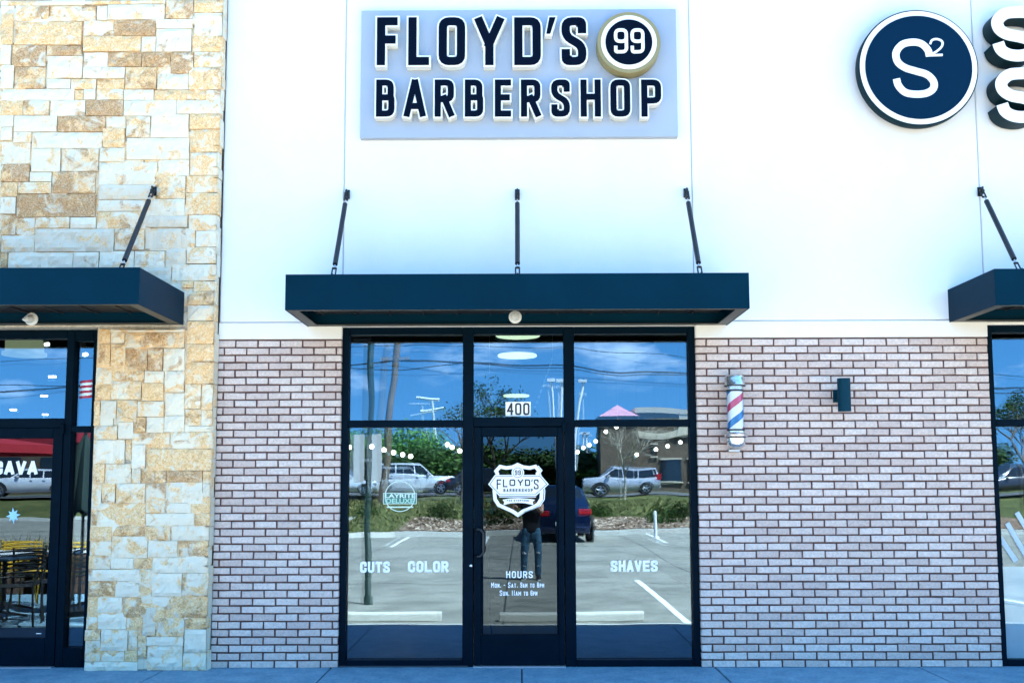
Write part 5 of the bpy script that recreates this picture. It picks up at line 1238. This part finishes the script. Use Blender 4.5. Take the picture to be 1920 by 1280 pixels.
# local frame: facing +y (the shop); phone held in front of the face towards the lens
phx = -px_; phy = -D-.06-py_; phz = H-ZL
hip = (0, 0, .93); ch = (0, .0, 1.30); nk = (0, .01, 1.47); hd = (0, .035, 1.60)
def arm(s):
    sh_ = (s*.19, 0, 1.42); el = (s*.27+phx*.35, .14, 1.22); wr_ = (phx+s*.085, phy-.05, phz-.13)
    return sh_, el, wr_
chains = [[(hip, (.14, .10)), ((0, 0, 1.1), (.125, .09)), (ch, (.15, .10)), (nk, .055), ((0, .02, 1.53), .052), (hd, (.075, .088)), ((0, .03, 1.68), (.07, .085)), ((0, .02, 1.73), (.045, .05))]]
for s in (-1, 1):
    sh_, el, wr_ = arm(s)
    chains.append([(ch, (.15, .10)), (sh_, .06), (el, .042), (wr_, .026), ((phx+s*.075, phy-.03, phz-.075), (.034, .016)), ((phx+s*.075, phy-.02, phz-.05), (.034, .015))])
    chains.append([(hip, (.14, .10)), ((s*.10, 0, .84), .085), ((s*.12, .01, .50), .058), ((s*.13, -.02, .14), .042), ((s*.13, .0, .07), .038), ((s*.14, .12, .03), .03)])
    # four fingers curled round the phone edge and a thumb behind it
    for k in range(4):
        z = phz-.075+k*.021; bx = phx+s*.082; l = (.8, 1, .95, .8)[k]
        chains.append([((phx+s*.075, phy-.02, phz-.05), (.034, .015)), ((bx+s*.006, phy-.005, z), .0085), ((bx+s*.004, phy+.016*l, z+.002), .008), ((bx-s*.016*l, phy+.020, z+.004), .007), ((bx-s*.03*l, phy+.014, z+.004), .0065)])
    chains.append([((phx+s*.075, phy-.03, phz-.075), (.034, .016)), ((phx+s*.06, phy-.028, phz-.045), .011), ((phx+s*.048, phy-.022, phz-.015), .0095), ((phx+s*.045, phy-.016, phz+.005), .0075)])
body = skin('body', chains, SKIN, per, 2)
# face
g = MB(); g.tube([(0, .115, 1.635), (0, .135, 1.605), (0, .118, 1.60)], [.008, .014, .010], 8)
for s in (-1, 1): g.tube([(s*.088, .02, 1.60), (s*.094, .01, 1.62), (s*.088, .0, 1.645)], [.012, .016, .012], 8)
g.build('nose_and_ears', SKIN, body, smooth=True)
g = MB()
for s in (-1, 1): g.lathe([(.001, -.012), (.011, -.006), (.012, .0), (.011, .006), (.001, .012)], (s*.032, .108, 1.635), 'Y', 12)
g.build('eyes', DG, body, smooth=True)
g = MB(); g.tube([(-.026, .105, 1.565), (0, .113, 1.562), (.026, .105, 1.565)], [.004, .007, .004], 6); g.build('mouth', mat('lips', (.32, .12, .10), .5), body, smooth=True)
skin('hair', [[((0, -.035, 1.585), (.078, .055)), ((0, -.02, 1.65), (.088, .082)), ((0, .005, 1.70), (.088, .094)), ((0, .01, 1.75), (.066, .075))]], HAIR, per, 2)
tc_ = [[((0, 0, .80), (.178, .13)), ((0, 0, .93), (.175, .125)), ((0, 0, 1.1), (.155, .115)), (ch, (.175, .12)), ((0, .005, 1.42), (.12, .09)), ((0, .01, 1.465), (.07, .065))]]
for s in (-1, 1):
    sh_, el, wr_ = arm(s); e2 = tuple(a+(b-a)*.55 for a, b in zip(sh_, el)); tc_.append([(ch, (.175, .12)), (sh_, .078), (e2, .066)])
skin('t_shirt', tc_, SHIRT, per, 2)
jc = [[((0, 0, 1.08), (.14, .10)), ((0, 0, .98), (.155, .11)), ((0, 0, .90), (.16, .115))]]
for s in (-1, 1): jc.append([((0, 0, .90), (.16, .115)), ((s*.10, 0, .80), .10), ((s*.125, .01, .50), .074), ((s*.13, -.015, .20), .064), ((s*.13, -.01, .10), .062), ((s*.13, -.005, .06), .058)])
jn = skin('jeans', jc, JEAN, per, 2)
for s in (-1, 1):
    g = MB()
    for k in range(3): z = .50-k*.012+.1*(k == 2)*0; g.tube([(s*.125-.04, .066, z), (s*.125, .085, z+.004), (s*.125+.04, .066, z-.003)], [.002, .006, .002], 6)
    g.tube([(s*.13-.035, .045, .25), (s*.13, .06, .255), (s*.13+.03, .045, .245)], [.002, .006, .002], 6)
    g.build('knee_rip', mat('rip_thread', (.65, .68, .68), .9), jn)
    skin('shoe', [[((s*.13, -.05, .06), (.045, .05)), ((s*.135, .03, .055), (.045, .045)), ((s*.145, .12, .042), (.045, .035)), ((s*.15, .18, .036), (.035, .026))]], SHOE, per, 2)
    g = MB(); g.prism([(0, 0)], 0, 0) if False else None
    g.tube([(s*.128, -.10, .016), (s*.135, .03, .016), (s*.152, .21, .016)], [.045, .05, .03], 14)
    o = g.build('shoe_sole', WHITE, per, smooth=True); o.scale.z = 1
    for v in o.data.vertices: v.co.z = .014+(v.co.z-.016)*.3
t = thing('smartphone', (0, -D-.06, H), 'black smartphone held up by the person mirrored in the door', 'phone')
g = MB(); g.box(-.078, .078, -D-.067, -D-.058, H-.09, H-.012, 0, .003); g.build('phone_body', BM, t)
g = MB(); g.lathe([(.008, 0), (.008, .003)], (-.05, -D-.057, H-.03), 'Y', 16); g.lathe([(.008, 0), (.008, .003)], (-.03, -D-.057, H-.03), 'Y', 16); g.build('lens', DG, t)
